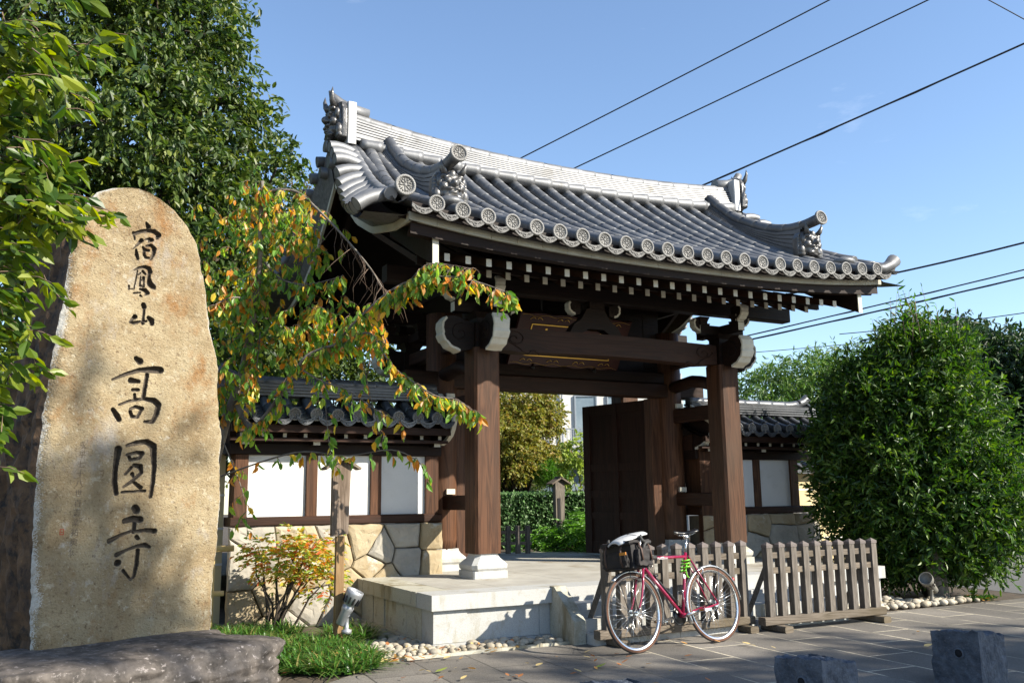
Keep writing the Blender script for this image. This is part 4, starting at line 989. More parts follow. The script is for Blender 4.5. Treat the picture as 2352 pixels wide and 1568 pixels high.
S1 = [(sx(a), sz(c)) for a, c in ((598, 1228), (560, 1285), (560, 1375), (655, 1222), (655, 1262), (705, 1232), (738, 1218), (760, 1250), (820, 1235), (860, 1262), (845, 1292), (925, 1228), (990, 1232), (990, 1290), (925, 1280), (868, 1318), (800, 1345), (690, 1300), (625, 1345), (700, 1370), (600, 1430), (760, 1400), (660, 1420))]
roofed_wall(1.70, 3.96, [(1.70, 1.832), (2.435, 2.551), (3.139, 3.258), (3.777, 3.93)], S1, 'white plaster wall left of the gate with tiled coping on golden stone base', -1, 0)
rr_ = random.Random(11)
S2 = [(7.75+.42*i+rr_.uniform(-.1, .1), .12+.28*j+rr_.uniform(-.08, .08)) for i in range(6) for j in range(4)]
roofed_wall(7.64, 9.66, [(7.64, 7.80), (7.95, 8.05), (8.59, 8.695), (9.255, 9.39)], S2, 'shaded white plaster wall right of the gate, partly behind the round bush', 1, 0)
# wing panel beside the right round pillar
b = MB()
for k in range(3): b.box((7.63+k*.145, 9.395+.003*(k % 2), ZT), (7.772+k*.145, 9.47, 2.0))
b.box((8.065, 9.36, ZT), (8.10, 9.5, 2.0)); b.box((7.62, 9.36, 1.85), (8.065, 9.393, 1.98)); b.box((7.62, 9.36, 1.20), (8.065, 9.393, 1.28))
b.build('wing_panel', M['wood_v'], gate)
# ---- cream walls running on
def cream_wall(x0, x1, y, label, top=1.62):
    wl = empty('cream_wall', ((x0+x1)/2, y, 0), label, 'wall')
    b = MB(); b.box((x0, y, 0), (x1, y+.25, top)); b.build('plaster', M['cream'], wl)
    b = MB()
    for z in (.62, .98, 1.32): b.box((x0-.003, y-.004, z), (x1+.003, y+.1, z+.022))
    b.build('white_line', M['plaster'], wl)
    b = MB(); b.prism([(-.14, top), (.39, top), (.39, top+.05), (.125, top+.16), (-.14, top+.05)], lambda a, c, t: (t, y+a, c), (x0-.02, x1+.02))
    n = int((x1-x0)/.24)
    for k in range(n): b.tube([(x0+.12+k*.24, y-.16, top+.055), (x0+.12+k*.24, y+.125, top+.17)], .035, 8)
    b.build('coping_tiles', M['old_tile'], wl); return wl
cream_wall(-6.5, 1.66, 9.75, 'cream wall with white lines running left behind the tall inscribed stone', 1.75)
cream_wall(9.67, 11.0, 9.85, 'short cream wall with white lines half hidden by the round bush', 1.56)
# bamboo rail and post between the stone and the wall
bm_ = empty('bamboo_fence', (1.4, 8.9, 0), 'low bamboo rail fence in the gap right of the tall stone', 'fence')
b = MB(); b.tube([(1.42, 8.9, 0), (1.42, 8.9, 1.0)], .035, 10); b.build('post', M['bamboo'], bm_)
b = MB(); b.tube([(-1.5, 8.9, .82), (1.62, 8.9, .83)], .03, 10); b.build('rail', M['bamboo'], bm_)
b = MB(); b.tube([(-1.5, 8.93, .42), (1.55, 8.93, .42)], .025, 10); b.build('rail', M['bamboo'], bm_)

# ================================================================ INSCRIBED STANDING STONE
U_ = Vector((.9225, .386, 0)); Nn_ = Vector((.386, -.9225, 0)); P0 = Vector((.012, 6.794, 0))
st = empty('inscribed_stone', (P0.x+U_.x*.65, P0.y+U_.y*.65+.3, .25), 'tall golden standing stone carved with large temple name characters', 'stone monument')
Lz = [(.20, 0.005), (.30, 0), (.5, -.03), (.865, -.049), (1.286, -.061), (1.864, -.049), (2.314, -.01), (2.815, .042), (3.135, .07), (3.30, .10), (3.42, .15), (3.50, .21), (3.56, .32), (3.59, .42), (3.605, .50)]
Rz = [(.20, 1.285), (.30, 1.29), (.778, 1.303), (1.27, 1.325), (1.777, 1.308), (2.29, 1.26), (2.6, 1.175), (3.0, 1.095), (3.15, 1.068), (3.277, 1.025), (3.40, .943), (3.50, .83), (3.56, .71), (3.59, .62), (3.605, .53)]
CI = [(0.308, 3.383), (0.774, 3.497), (0.37, 2.444), (0.83, 2.503)]; CII = [(0.242, 2.346), (0.835, 2.417), (0.352, .722), (0.934, .676)]
def quadmap(c, w, h, x, y):
    a, d = x/w, y/h
    return tuple((c[0][i]*(1-a)+c[1][i]*a)*(1-d)+(c[2][i]*(1-a)+c[3][i]*a)*d for i in (0, 1))
SI = [[(405, 170, 15), (430, 215, 30)], [(250, 290, 17), (258, 325, 15)], [(270, 300, 20), (340, 275, 20), (430, 265, 22), (510, 275, 25), (565, 320, 30), (545, 355, 20)], [(265, 345, 12), (268, 375, 9)],
 [(350, 385, 25), (300, 440, 12), (245, 490, 6)], [(285, 500, 13), (295, 560, 22), (310, 610, 18)], [(390, 380, 8), (440, 365, 14), (480, 380, 22), (440, 400, 14)], [(370, 470, 14), (390, 500, 20), (440, 510, 16)],
 [(410, 455, 12), (470, 445, 18), (510, 490, 26), (500, 560, 20), (470, 620, 12)], [(385, 500, 15), (385, 560, 18), (410, 595, 18), (470, 605, 10)],
 [(270, 750, 8), (330, 720, 15), (400, 710, 19), (450, 730, 25), (465, 775, 26)], [(455, 790, 18), (450, 850, 20), (465, 920, 36), (505, 960, 30), (520, 985, 10)], [(310, 760, 8), (295, 850, 9), (262, 985, 8), (210, 980, 7)], [(205, 945, 13), (200, 990, 9)],
 [(375, 765, 16), (405, 800, 12)], [(345, 785, 9), (320, 810, 8)], [(350, 830, 8), (342, 890, 9), (335, 945, 11), (380, 950, 16)], [(385, 845, 18), (388, 900, 8), (384, 945, 12)], [(345, 870, 7), (380, 880, 7)],
 [(335, 985, 12), (400, 1000, 25), (430, 1035, 22), (400, 1055, 12)], [(260, 1035, 11), (335, 1030, 9)], [(335, 1065, 13), (355, 1080, 8)],
 [(375, 1180, 28), (385, 1205, 28)], [(385, 1230, 15), (372, 1330, 15), (366, 1405, 20)], [(270, 1325, 28), (235, 1355, 18), (205, 1390, 12), (260, 1400, 22), (330, 1385, 13), (410, 1380, 14)], [(435, 1335, 22), (475, 1370, 32), (482, 1410, 24)]]
SII = [[(275, 70, 14), (300, 90, 22)], [(118, 215, 7), (200, 180, 11), (300, 150, 14), (400, 148, 22), (440, 152, 22)], [(240, 220, 18), (290, 228, 12)], [(350, 180, 13), (335, 260, 13), (325, 340, 13)], [(255, 285, 12), (290, 285, 10)], [(265, 315, 9), (267, 350, 9), (320, 348, 8)],
 [(165, 385, 7), (225, 362, 8), (330, 345, 11), (400, 358, 18), (428, 385, 18), (415, 450, 15), (390, 500, 13), (335, 500, 9)], [(122, 418, 13), (148, 460, 17), (163, 487, 14)], [(235, 415, 8), (275, 398, 10), (318, 412, 12), (300, 445, 10), (285, 470, 10), (248, 465, 11), (235, 430, 11)],
 [(155, 685, 22), (138, 800, 16), (132, 900, 16), (145, 980, 13)], [(212, 660, 9), (280, 642, 15), (350, 635, 17), (395, 665, 22), (400, 800, 15), (390, 900, 14), (375, 1000, 12)], [(215, 722, 9), (280, 705, 10), (318, 712, 15), (298, 745, 9), (238, 755, 10), (225, 730, 9)],
 [(262, 790, 10), (305, 800, 16), (315, 840, 10), (245, 900, 11), (192, 935, 8)], [(205, 850, 9), (245, 805, 9)], [(250, 850, 13), (258, 870, 6)], [(262, 905, 9), (308, 940, 13)], [(182, 970, 8), (280, 965, 8), (335, 962, 9)],
 [(268, 1075, 22), (278, 1090, 22)], [(195, 1160, 16), (250, 1145, 18), (300, 1150, 20)], [(262, 1165, 12), (252, 1230, 12)], [(258, 1228, 9), (330, 1220, 11), (396, 1226, 17)], [(240, 1225, 9), (170, 1252, 10), (98, 1290, 15)], [(272, 1262, 12), (284, 1275, 10)],
 [(285, 1322, 10), (330, 1316, 14), (362, 1330, 8)], [(280, 1322, 10), (200, 1352, 9), (145, 1380, 14)], [(152, 1432, 20)], [(282, 1350, 12), (277, 1440, 12), (262, 1515, 10), (238, 1542, 6), (188, 1482, 9)]]
segs = []
for S_, c, w_, h_, k_ in ((SI, CI, 738, 1568, .466/738*1.12), (SII, CII, 523, 1568, .59/523*1.15)):
    for stt in S_:
        q = [quadmap(c, w_, h_, a, d)+(r_*k_,) for a, d, r_ in stt]
        if len(q) == 1: q = q*2
        for i in range(len(q)-1): segs.append((q[i], q[i+1]))
NU, NV = 340, 900
zs = np.linspace(.20, 3.605, NV); lu = np.interp(zs, [p[0] for p in Lz], [p[1] for p in Lz]); ru = np.interp(zs, [p[0] for p in Rz], [p[1] for p in Rz])
g1 = np.array([noise.noise(Vector((z*7, 3.3, 0)))*.012+noise.noise(Vector((z*22, 7.3, 0)))*.008 for z in zs]); g2 = np.array([noise.noise(Vector((z*6, 9.3, 0)))*.014+noise.noise(Vector((z*24, 1.3, 0)))*.007 for z in zs])
fz = np.clip((3.60-zs)/.25, .2, 1); lu = lu+g1*fz; ru = ru+g2*fz
q = np.linspace(0, 1, NU)
Uu = lu[:, None]*(1-q)[None, :]+ru[:, None]*q[None, :]; Zz = np.repeat(zs[:, None], NU, 1)
best = np.full(Uu.shape, 9.0); brad = np.zeros(Uu.shape)
for (a, c, ra), (e, f, rb) in segs:
    mr_ = max(ra, rb)*1.4+.01
    msk = (Uu > min(a, e)-mr_) & (Uu < max(a, e)+mr_) & (Zz > min(c, f)-mr_) & (Zz < max(c, f)+mr_)
    if not msk.any(): continue
    x, y = Uu[msk], Zz[msk]; dx, dy = e-a, f-c; l2 = max(dx*dx+dy*dy, 1e-9)
    t = np.clip(((x-a)*dx+(y-c)*dy)/l2, 0, 1); dd = np.hypot(x-(a+dx*t), y-(c+dy*t)); rr = ra+(rb-ra)*t
    qd = dd/rr; bb = best[msk]; br_ = brad[msk]; sel = qd < bb; bb[sel] = qd[sel]; br_[sel] = rr[sel]; best[msk] = bb; brad[msk] = br_
depth = np.where(best < 1, np.minimum(1, (1-best)/.42)*np.minimum(brad*2.0, .042), 0)
edge = np.minimum(Uu-lu[:, None], ru[:, None]-Uu); edge = np.minimum(edge, (3.63-Zz)*.8)
rnd = .05*np.clip(1-edge/.07, 0, 1)**2.2
xs3 = np.arange(NU); V = []; bmp = np.zeros(Uu.shape)
for i in range(0, NV, 6):
    for j in range(0, NU, 6):
        p = Vector((Uu[i, j]*2.2, Zz[i, j]*2.2, 0)); bmp[i, j] = noise.noise(p)*.016+noise.noise(p*4)*.006+noise.noise(p*13)*.003
ii = np.clip(np.arange(NV)/6, 0, (NV-1)//6-1e-6); jj = np.clip(np.arange(NU)/6, 0, (NU-1)//6-1e-6); G = bmp[::6, ::6]
i0 = ii.astype(int); j0 = jj.astype(int); fi = (ii-i0)[:, None]; fj = (jj-j0)[None, :]
B_ = (G[i0][:, j0]*(1-fi)*(1-fj)+G[i0+1][:, j0]*fi*(1-fj)+G[i0][:, j0+1]*(1-fi)*fj+G[i0+1][:, j0+1]*fi*fj)
off = B_-depth-rnd+rng.normal(size=Uu.shape)*.0007
Ux, Uy, Nx, Ny = U_.x, U_.y, Nn_.x, Nn_.y
V = np.stack([P0.x+Ux*Uu+Nx*off, P0.y+Uy*Uu+Ny*off, Zz], axis=-1).reshape(-1, 3)
idx = np.arange(NU*NV).reshape(NV, NU); F = np.stack([idx[:-1, :-1], idx[:-1, 1:], idx[1:, 1:], idx[1:, :-1]], -1).reshape(-1, 4)
mi = np.where((best[:-1, :-1] < .93), 2, 0); e2 = edge[:-1, :-1]+rng.normal(size=mi.shape)*.010-B_[:-1, :-1]*2.2; mi = np.where((e2 < .013) & (mi == 0), 1, mi)
npmesh('carved_face', V, F, None, st, smooth=False, mats=[M['stele'], M['stele_edge'], M['groove']], mi=mi.ravel())
# rough flanks and back
st_idx = list(range(0, NV, 12))+[NV-1]; b = MB(); loopL = []; 
ring = [(i, 0) for i in st_idx]+[(NV-1, j) for j in range(20, NU-20, 20)]+[(i, NU-1) for i in reversed(st_idx)]
P = []
for k in range(13):
    d_ = k/12*.62; row = []
    for (i, j) in ring:
        p = Vector(V[i*NU+j]); flare = (d_*.25 if j < NU/2 else -d_*.10)
        r_ = noise.noise(Vector((p.z*3.3, d_*9, j*.01)))*.055*min(1, d_*8)+noise.noise(Vector((p.z*11, d_*22, j*.01)))*.022*min(1, d_*8)
        sgn = -1 if j < NU/2 else 1; topf = 1 if i == NV-1 else 0
        q_ = p-Nn_*d_+U_*(sgn*(r_+.02*min(1, d_*6)))*(1-topf); q_.z += topf*(r_-d_*.25)-(d_*.3*max(0, (p.z-3.2))/.4 if not topf else 0)
        row.append(tuple(q_))
    P.append(row)
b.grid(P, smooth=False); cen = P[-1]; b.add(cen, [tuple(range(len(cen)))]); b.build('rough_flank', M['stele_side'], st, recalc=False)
# small dedication column and red seal
mtx = Matrix(((U_.x, 0, Nn_.x, 0), (U_.y, 0, Nn_.y, 0), (0, 1, 0, 0), (0, 0, 0, 1)))
def onst(u, z, e=.004): p = P0+U_*u+Nn_*e; return Vector((p.x, p.y, z))
def surf(u, z):
    i = int(np.clip(np.searchsorted(zs, z), 0, NV-1)); j = int(np.clip((u-lu[i])/(ru[i]-lu[i])*(NU-1), 0, NU-1)); return float(off[i, j])
ins = empty('small_inscription', tuple(onst(.2, 1.4)), None, None); ins.parent = st; ins.location = onst(.2, 1.4)-st.location
for k, ch in enumerate('永平七十八世百吉楽祐奥保'):
    z = 1.66-.0655*k; u = .213-.0015*k
    text_mesh('small_character', ch, .054, M["carve"], ins, T(*onst(u, z, surf(u, z)+.0005)) @ mtx, .0015)
b = MB()
for (u0, z0) in ((.10, 1.06),):
    for a, c, e, f in ((0, 0, .028, .006), (0, .034, .028, .040), (0, .006, .005, .034), (.023, .006, .028, .034), (.008, .016, .02, .022)):
        s_ = surf(u0, z0); vs = [onst(u0+x, z0+y, s_+t) for t in (.0, .003) for x, y in ((a, c), (e, c), (e, f), (a, f))]
        b.add(vs, [(0, 1, 2, 3), (4, 5, 6, 7), (0, 1, 5, 4), (1, 2, 6, 5), (2, 3, 7, 6), (3, 0, 4, 7)])
b.build('red_seal', M['red_ink'], st)

# ================================================================ BOULDERS
def boulder(c, r, seed, label, mat='boulder', flat=None, n=90, amp=.16, sq=.6):
    b = MB(); P = []
    for i in range(n+1):
        ph = -PI/2+PI*i/n; row = []
        for j in range(2*n+1):
            t = 2*PI*(j % (2*n))/(2*n); d = Vector((math.cos(ph)*math.cos(t), math.cos(ph)*math.sin(t), math.sin(ph)))
            s_ = (abs(d.x)**(2/sq*1.0)+abs(d.y)**(2/sq)+abs(d.z)**(2/sq))**(-sq/2)
            nn = noise.noise(d*1.7+Vector((seed, 0, 0)))*amp+noise.noise(d*5+Vector((seed, 3, 0)))*amp*.35+noise.noise(d*13+Vector((seed, 3, 0)))*amp*.20+noise.noise(d*34+Vector((seed, 3, 0)))*amp*.07
            q = d*s_*(1+nn); z = c[2]+q.z*r[2]
            if flat and z > flat: z = flat+(z-flat)*.30
            row.append((c[0]+q.x*r[0], c[1]+q.y*r[1], z))
        P.append(row)
    b.grid(P); o = b.build('boulder', M[mat]); return tag(o, label, 'boulder')
o = boulder((.52, 6.78, .06), (1.02, .62, .34), 5.3, 'long purple grey boulder carrying the tall inscribed stone', flat=.30)
o.data.transform(T(.52, 6.78, 0) @ rotm('Z', 20) @ T(-.52, -6.78, 0))
o = boulder((.62, 5.62, -.02), (.50, .22, .19), 9.1, 'pale brown wedge boulder lying in front of the purple grey boulder', 'wallstone_b', amp=.3)
o.data.transform(T(.62, 5.62, 0) @ rotm('Z', 12) @ T(-.62, -5.62, 0))

# ================================================================ SIGN POSTS
def signpost(x, y, z0, zt, w, d, label, panel=True, mat='grey_wood'):
    s = empty('wooden_signpost', (x, y, z0), label, 'signpost')
    b = MB(); zb = z0+(zt-z0)*(.59 if panel else .42)
    b.prism([(-w, zb), (w*.8, zb+.02), (w, zt), (0, zt+w*.55), (-w, zt)], lambda a, c, t: (x+a, t, c), (y-d, y+d)); b.build('board', M[mat], s)
    b = MB(); b.box((x-w*.45, y-d*.8, z0), (x+w*.45, y+d*.8, zb)); b.build('stake', M['stake'] if panel else M[mat], s)
    for q, zz in ((-1, 0), (1, .002)):
        b = MB(); mt = T(x, y, zt+w*.66+zz) @ rotm('Y', q*30); L = w*2.25
        b.box((-L if q < 0 else -w*.35, -d*2.2, 0), (w*.35 if q < 0 else L, d*2.2, .022), mat=mt); b.build('roof_board', M['grey_wood_x'], s)
    return s
signpost(2.38, 8.0, 0.05, 1.57, .082, .035, 'weathered brown signpost with a little board roof behind the orange shrub', True, 'sign_wood')
s = signpost(7.30, 12.52, .42, 1.50, .085, .045, 'pale wooden signpost with slotted face seen through the gateway', False)
b = MB(); b.box((7.245, 12.465, .75), (7.295, 12.476, 1.25)); b.build('slot', M['hole'], s)

# ================================================================ GARDEN SPOTLIGHTS
def spot(x, y, z, ax, az, label, sc=1.0, mt_='lamp_metal'):
    s = empty('garden_spotlight', (x, y, z), label, 'spotlight'); S = lambda m: T(x, y, z) @ Matrix.Scale(sc, 4) @ m
    b = MB(); b.lathe([(.045, 0), (.045, .03), (.02, .04), (.018, .14), (.03, .15)], 14, mat=S(T(0, 0, 0))); b.build('stand', M[mt_], s)
    m = S(T(0, 0, .20) @ rotm('Z', az) @ rotm('Y', ax))
    b = MB(); b.lathe([(.035, -.14), (.042, -.13), (.045, -.02), (.052, .0), (.055, .03), (.050, .035), (.050, .05), (.06, .06), (.075, .12), (.078, .15), (.078, .18), (.068, .18), (.066, .15), (.001, .13)], 20, mat=m); o = b.build('lamp_body', M[mt_], s)
    b = MB()
    for k in range(12):
        a = 2*PI*k/12; b.box((.060, -.007, .065), (.0795, .007, .125), mat=m @ rotm('Z', 360*k/12))
    b.build('vent_slot', M['black_plastic'], o); return s
spot(2.42, 7.88, .12, 25, -30, 'silver garden spotlight with vented head among the grass by the signpost', 1.0)
spot(9.08, 7.18, .02, -60, 20, 'grey garden spotlight, toned dark for the shade under the round bush', 1.0, 'lamp_shaded')

# ================================================================ BARRIER FENCES
def barrier(x0, y0, x1, y1, n, label, top=.83):
    L = math.hypot(x1-x0, y1-y0); ang = math.atan2(y1-y0, x1-x0)
    f = empty('barrier_fence', (x0, y0, 0), label, 'fence', 'timber barrier fences standing on the pavement'); f.rotation_euler = (0, 0, ang)
    def bl(b, name, mat, par=f):
        o = MB.build(b, name, mat); o.parent = par; return o
    pp = None; s_ = (L-.10)/(n-1)
    for k in range(n):
        x = .05+k*s_
        if pp is None:
            b = MB(); b.box((-.034, -.034, .14), (.034, .034, top-.04)); pp = bl(b, 'post', M['grey_wood'])
            b = MB(); b.box((-.038, -.038, top-.04), (.038, .038, top-.015)); b.add([(-.038, -.038, top-.015), (.038, -.038, top-.015), (.038, .038, top-.015), (-.038, .038, top-.015), (0, 0, top+.012)], [(0, 1, 4), (1, 2, 4), (2, 3, 4), (3, 0, 4)]); c = bl(b, 'post_cap', M['cap_wood'], pp)
            pp.location = (x, 0, 0)
        else: copy_part(pp, f, (x, 0, 0))
    for z in (.53, .67):
        b = MB(); b.box((0.02, -.018, z), (L-.02, .018, z+.055)); bl(b, 'rail', M['grey_wood_x'])
    b = MB(); b.cbox(-.06, -.05, .065, L+.04, .05, .14, .008, axis='X'); bl(b, 'bottom_rail', M['grey_wood_x'])
    for x in (.12, L-.08):
        b = MB(); b.cbox(x-.05, -.16, 0.005, x+.05, .42, .063, .01, axis='Y'); bl(b, 'foot', M['grey_wood_x'])
        b = MB(); b.tube([(x-.05, .38, .06), (x-.05, .035, .62)], .032, 4, smooth=False); bl(b, 'brace', M['grey_wood'])
    return f
barrier(4.33, 6.73, 6.0, 6.78, 11, 'timber picket barrier with the bicycle leaning on it')
barrier(6.08, 6.62, 7.56, 6.60, 10, 'timber picket barrier right of the bicycle, nothing leaning on it', .81)
f = empty('picket_fence', (6.2, 11.95, .4), 'small shaded picket fence inside the precinct behind the left pillar', 'fence')
for k, x in enumerate((5.85, 5.99, 6.13, 6.26, 6.39)):
    b = MB(); y = 12.05-.5*(x-6.1)+.0; b.box((x-.03, y-.03, .4), (x+.03, y+.03, .86)); b.build('post', M['grey_wood'], f)
for z in (.58, .74):
    b = MB(); b.prism([(5.8, 12.21), (6.44, 11.89), (6.44, 11.86), (5.8, 12.18)], lambda a, c, t: (a, c, t), (z, z+.045)); b.build('rail', M['grey_wood_x'], f)

# ================================================================ STONE BOLLARDS
def bollard(x, y, h, s, rot, label, seed):
    e = empty('stone_bollard', (x, y, 0), label, 'bollard', 'rough blue stone bollards at the pavement edge')
    n = 26; b = MB()
    def pt(d):
        m = max(abs(d.x), abs(d.y), abs(d.z)); q = d/m
        c = Vector((q.x*s, q.y*s, (q.z+1)/2*h)); nn = noise.noise(Vector((c.x*9+seed, c.y*9, c.z*9)))*.006+noise.noise(Vector((c.x*28+seed, c.y*28, c.z*28)))*.006
        c += Vector((q.x, q.y, q.z*1.5))*nn
        if q.z > .98: c.z += -.022*(q.x+.3*q.y)+.022*noise.noise(Vector((q.x*1.9+seed, q.y*1.9, 3)))+.010*noise.noise(Vector((q.x*6+seed, q.y*6, 3)))
        return tuple(Matrix.Rotation(R(rot), 3, 'Z') @ c + Vector((x, y, 0)))
    L = [-1+2*k/n for k in range(n+1)]
    for ax in range(3):
        for sg in (-1, 1):
            P = []
            for a in L:
                row = []
                for c in L:
                    d = [0, 0, 0]; d[ax] = sg; d[(ax+1) % 3] = a; d[(ax+2) % 3] = c; row.append(pt(Vector(d)))
                P.append(row)
            b.grid(P, smooth=False)
    b.build('stone_block', M['bollard'], e)
    m_ = T(x, y, h*.66) @ rotm('Z', rot-90) @ T(.03, -s-.012, 0) @ rotm('X', 90)
    b = MB(); b.lathe([(.030, -.02), (.034, .004), (.026, .006), (.024, -.02)], 18, mat=m_); b.build('chain_hole_rim', M['bollard'], e)
    b = MB(); b.lathe([(.026, -.03), (.026, .002)], 18, mat=m_); b.build('chain_hole', M['hole'], e)
bollard(4.12, 4.10, .305, .165, 8, 'middle blue stone bollard with a chain hole, in front of the bicycle', 1.0)
bollard(5.60, 4.18, .335, .165, 8, 'rightmost blue stone bollard with a chain hole, taller in view', 5.0)
bollard(2.71, 4.02, .315, .165, 8, 'blue stone bollard barely showing its top at the bottom edge', 9.0)
# ================================================================ BICYCLE
bike = empty('bicycle', (4.395, 6.295, 0.004), 'crimson touring bicycle with silver mudguards leaning on the timber barrier', 'bicycle')
bike.rotation_mode = 'XYZ'; bike.rotation_euler = (Matrix.Rotation(R(6.1), 3, 'Z') @ Matrix.Rotation(R(-9.5), 3, 'X')).to_euler()
bike.scale = (.93, .93, .93)
def bl(b, name, mat, par=None):
    o = b.build(name, mat); o.parent = par or bike; return o
WR = .345
st_ax0 = Vector((.045, 0, .36)); st_dir = Vector((.292, 0, .956))
STEER = T(*st_ax0) @ Matrix.Rotation(R(4), 4, st_dir) @ T(*(-st_ax0))
def circ(cx, cz, r, a0, a1, n, y=0): return [Vector((cx+r*math.cos(R(a0+(a1-a0)*k/n)), y, cz+r*math.sin(R(a0+(a1-a0)*k/n)))) for k in range(n+1)]
def wheel(cx, mt, rear):
    wl = empty('wheel', (0, 0, 0), None, None); wl.parent = bike
    C = Vector((cx, 0, WR))
    def torus(r, rad, mat, name, n=56, flat=None, m=8, y=0):
        b = MB(); P = []
        for k in range(n+1):
            t = 2*PI*k/n; row = []
            for j in range(m+1):
                p = 2*PI*j/m; rr = r+rad*math.cos(p)*(flat or 1); row.append(mt @ Vector((cx+rr*math.cos(t), y+rad*math.sin(p), WR+rr*math.sin(t))))
            P.append(row)
        b.grid(P); return bl(b, name, mat, wl)
    torus(WR-.016, .0175, M['rubber'], 'tyre'); 
    for s in (-1, 1): 
        b = MB(); P = []
        for k in range(57):
            t = 2*PI*k/56; P.append([mt @ Vector((cx+r_*math.cos(t), s*y_, WR+r_*math.sin(t))) for r_, y_ in ((WR-.008, .0145), (WR-.018, .0185), (WR-.028, .0165))])
        b.grid(P); bl(b, 'sidewall', M['tan'], wl)
    b = MB(); P = []
    for k in range(57):
        t = 2*PI*k/56; P.append([mt @ Vector((cx+r_*math.cos(t), y_, WR+r_*math.sin(t))) for r_, y_ in ((WR-.028, -.012), (WR-.046, -.011), (WR-.050, 0), (WR-.046, .011), (WR-.028, .012))])
    b.grid(P); bl(b, 'rim', M['steel'], wl)
    b = MB(); b.tube([mt @ Vector((cx, -.06, WR)), mt @ Vector((cx, .06, WR))], .013, 12)
    for s in (-1, 1): b.tube([mt @ Vector((cx, s*.034, WR)), mt @ Vector((cx, s*.037, WR))], .027, 16)
    b.tube([mt @ Vector((cx, -.062, WR)), mt @ Vector((cx+.03, -.068, WR+.045))], .004, 6)
    bl(b, 'hub', M['steel'], wl)
    b = MB()
    for k in range(36):
        s = -1 if k % 2 else 1; t = 2*PI*k/36; a = t+(.9 if (k//2) % 2 else -.9)
        b.tube([mt @ Vector((cx+.024*math.cos(a), s*.034, WR+.024*math.sin(a))), mt @ Vector((cx+(WR-.048)*math.cos(t), 0, WR+(WR-.048)*math.sin(t)))], .0014, 4)
    bl(b, 'spokes', M['steel'], wl)
    return wl
I4 = Matrix.Identity(4)
wheel(0, STEER, False); rw = wheel(1.0, I4, True)
BB = Vector((.585, 0, .275)); SC = Vector((.735, 0, .815)); HT = Vector((.205, 0, .835)); HB = Vector((.172, 0, .735)); RA = Vector((1.0, 0, WR))
fr = empty('frame', (0, 0, 0), None, None); fr.parent = bike
b = MB(); b.tube([HT+Vector((-.001, 0, -.03)), SC+Vector((0, 0, -.015))], .0145, 12); bl(b, 'top_tube', M['frame_red'], fr)
b = MB(); b.tube([HB+Vector((.01, 0, .01)), BB], .0165, 12); bl(b, 'down_tube', M['frame_red'], fr)
b = MB(); b.tube([BB, SC+Vector((.006, 0, .02))], .0155, 12); b.tube([BB+Vector((0, -.036, 0)), BB+Vector((0, .036, 0))], .021, 14); bl(b, 'seat_tube', M['frame_red'], fr)
b = MB(); b.tube([HB-st_dir*.01, HT+st_dir*.012], .0185, 12); bl(b, 'head_tube', M['frame_red'], fr)
for s in (-1, 1):
    b = MB(); b.tube([SC+Vector((.01, s*.022, -.01)), RA+Vector((0, s*.062, 0))], .0085, 8); bl(b, 'seat_stay', M['frame_red'], fr)
    b = MB(); b.tube([BB+Vector((.02, s*.03, 0)), BB+Vector((.12, s*.045, .018)), RA+Vector((0, s*.062, 0))], [.012, .010, .008], 8); bl(b, 'chain_stay', M['frame_red'], fr)
b = MB()
for k in range(9): b.box((.385+.0135*k, -.0155, .795), (.394+.0135*k, -.0140, .803+.003*((k*7) % 3 == 0)))
text_o = text_mesh('frame_lettering', 'Panasonic', .026, M['frame_text'], None, T(.43, -.0158, .7955) @ rotm('X', 90), .0004, 1.25); text_o.parent = fr
b = MB(); b.box((.655, -.0165, .60), (.675, -.0145, .64), mat=T(.0, 0, 0)); bl(b, 'frame_emblem', M['frame_text'], fr)
fk = empty('fork', (0, 0, 0), None, None); fk.parent = bike
for s in (-1, 1):
    b = MB(); b.tube([STEER @ Vector(p) for p in ((.160, s*.028, .725), (.120, s*.045, .60), (.075, s*.05, .47), (.035, s*.05, .39), (0, s*.05, WR))], [.0125, .012, .0095, .008, .0075], 8); bl(b, 'fork_blade', M['frame_red'], fk)
b = MB(); b.tube([STEER @ Vector((.163, -.04, .728)), STEER @ Vector((.163, .04, .728))], .016, 10); bl(b, 'fork_crown', M['steel'], fk)
# mudguards
def guard(cx, mt, a0, a1, name, mat, r=WR+.018):
    b = MB(); P = []
    for k in range(41):
        t = R(a0+(a1-a0)*k/40); P.append([mt @ Vector((cx+(r+dr)*math.cos(t), y, WR+(r+dr)*math.sin(t))) for y, dr in ((-.027, -.014), (-.020, -.003), (0, .002), (.020, -.003), (.027, -.014))])
    b.grid(P); o = bl(b, name, mat)
    sm = o.modifiers.new('thick', 'SOLIDIFY'); sm.thickness = .0015; return o
guard(0, STEER, 128, -22, 'front_mudguard', M['chrome']); guard(1.0, I4, 205, 2, 'rear_mudguard', M['chrome'])
for s in (-1, 1):
    b = MB(); b.tube([STEER @ Vector((0, s*.055, WR)), STEER @ Vector(((WR+.01)*math.cos(R(-18)), s*.03, WR+(WR+.01)*math.sin(R(-18))))], .0025, 5); bl(b, 'mudguard_stay', M['steel'])
    b = MB(); b.tube([RA+Vector((0, s*.06, .01)), Vector((1+(WR+.012)*math.cos(R(18)), s*.03, WR+(WR+.012)*math.sin(R(18))))], .0025, 5)
    b.tube([RA+Vector((0, s*.06, .01)), Vector((1+(WR+.012)*math.cos(R(70)), s*.03, WR+(WR+.012)*math.sin(R(70))))], .0025, 5); bl(b, 'mudguard_stay', M['steel'])
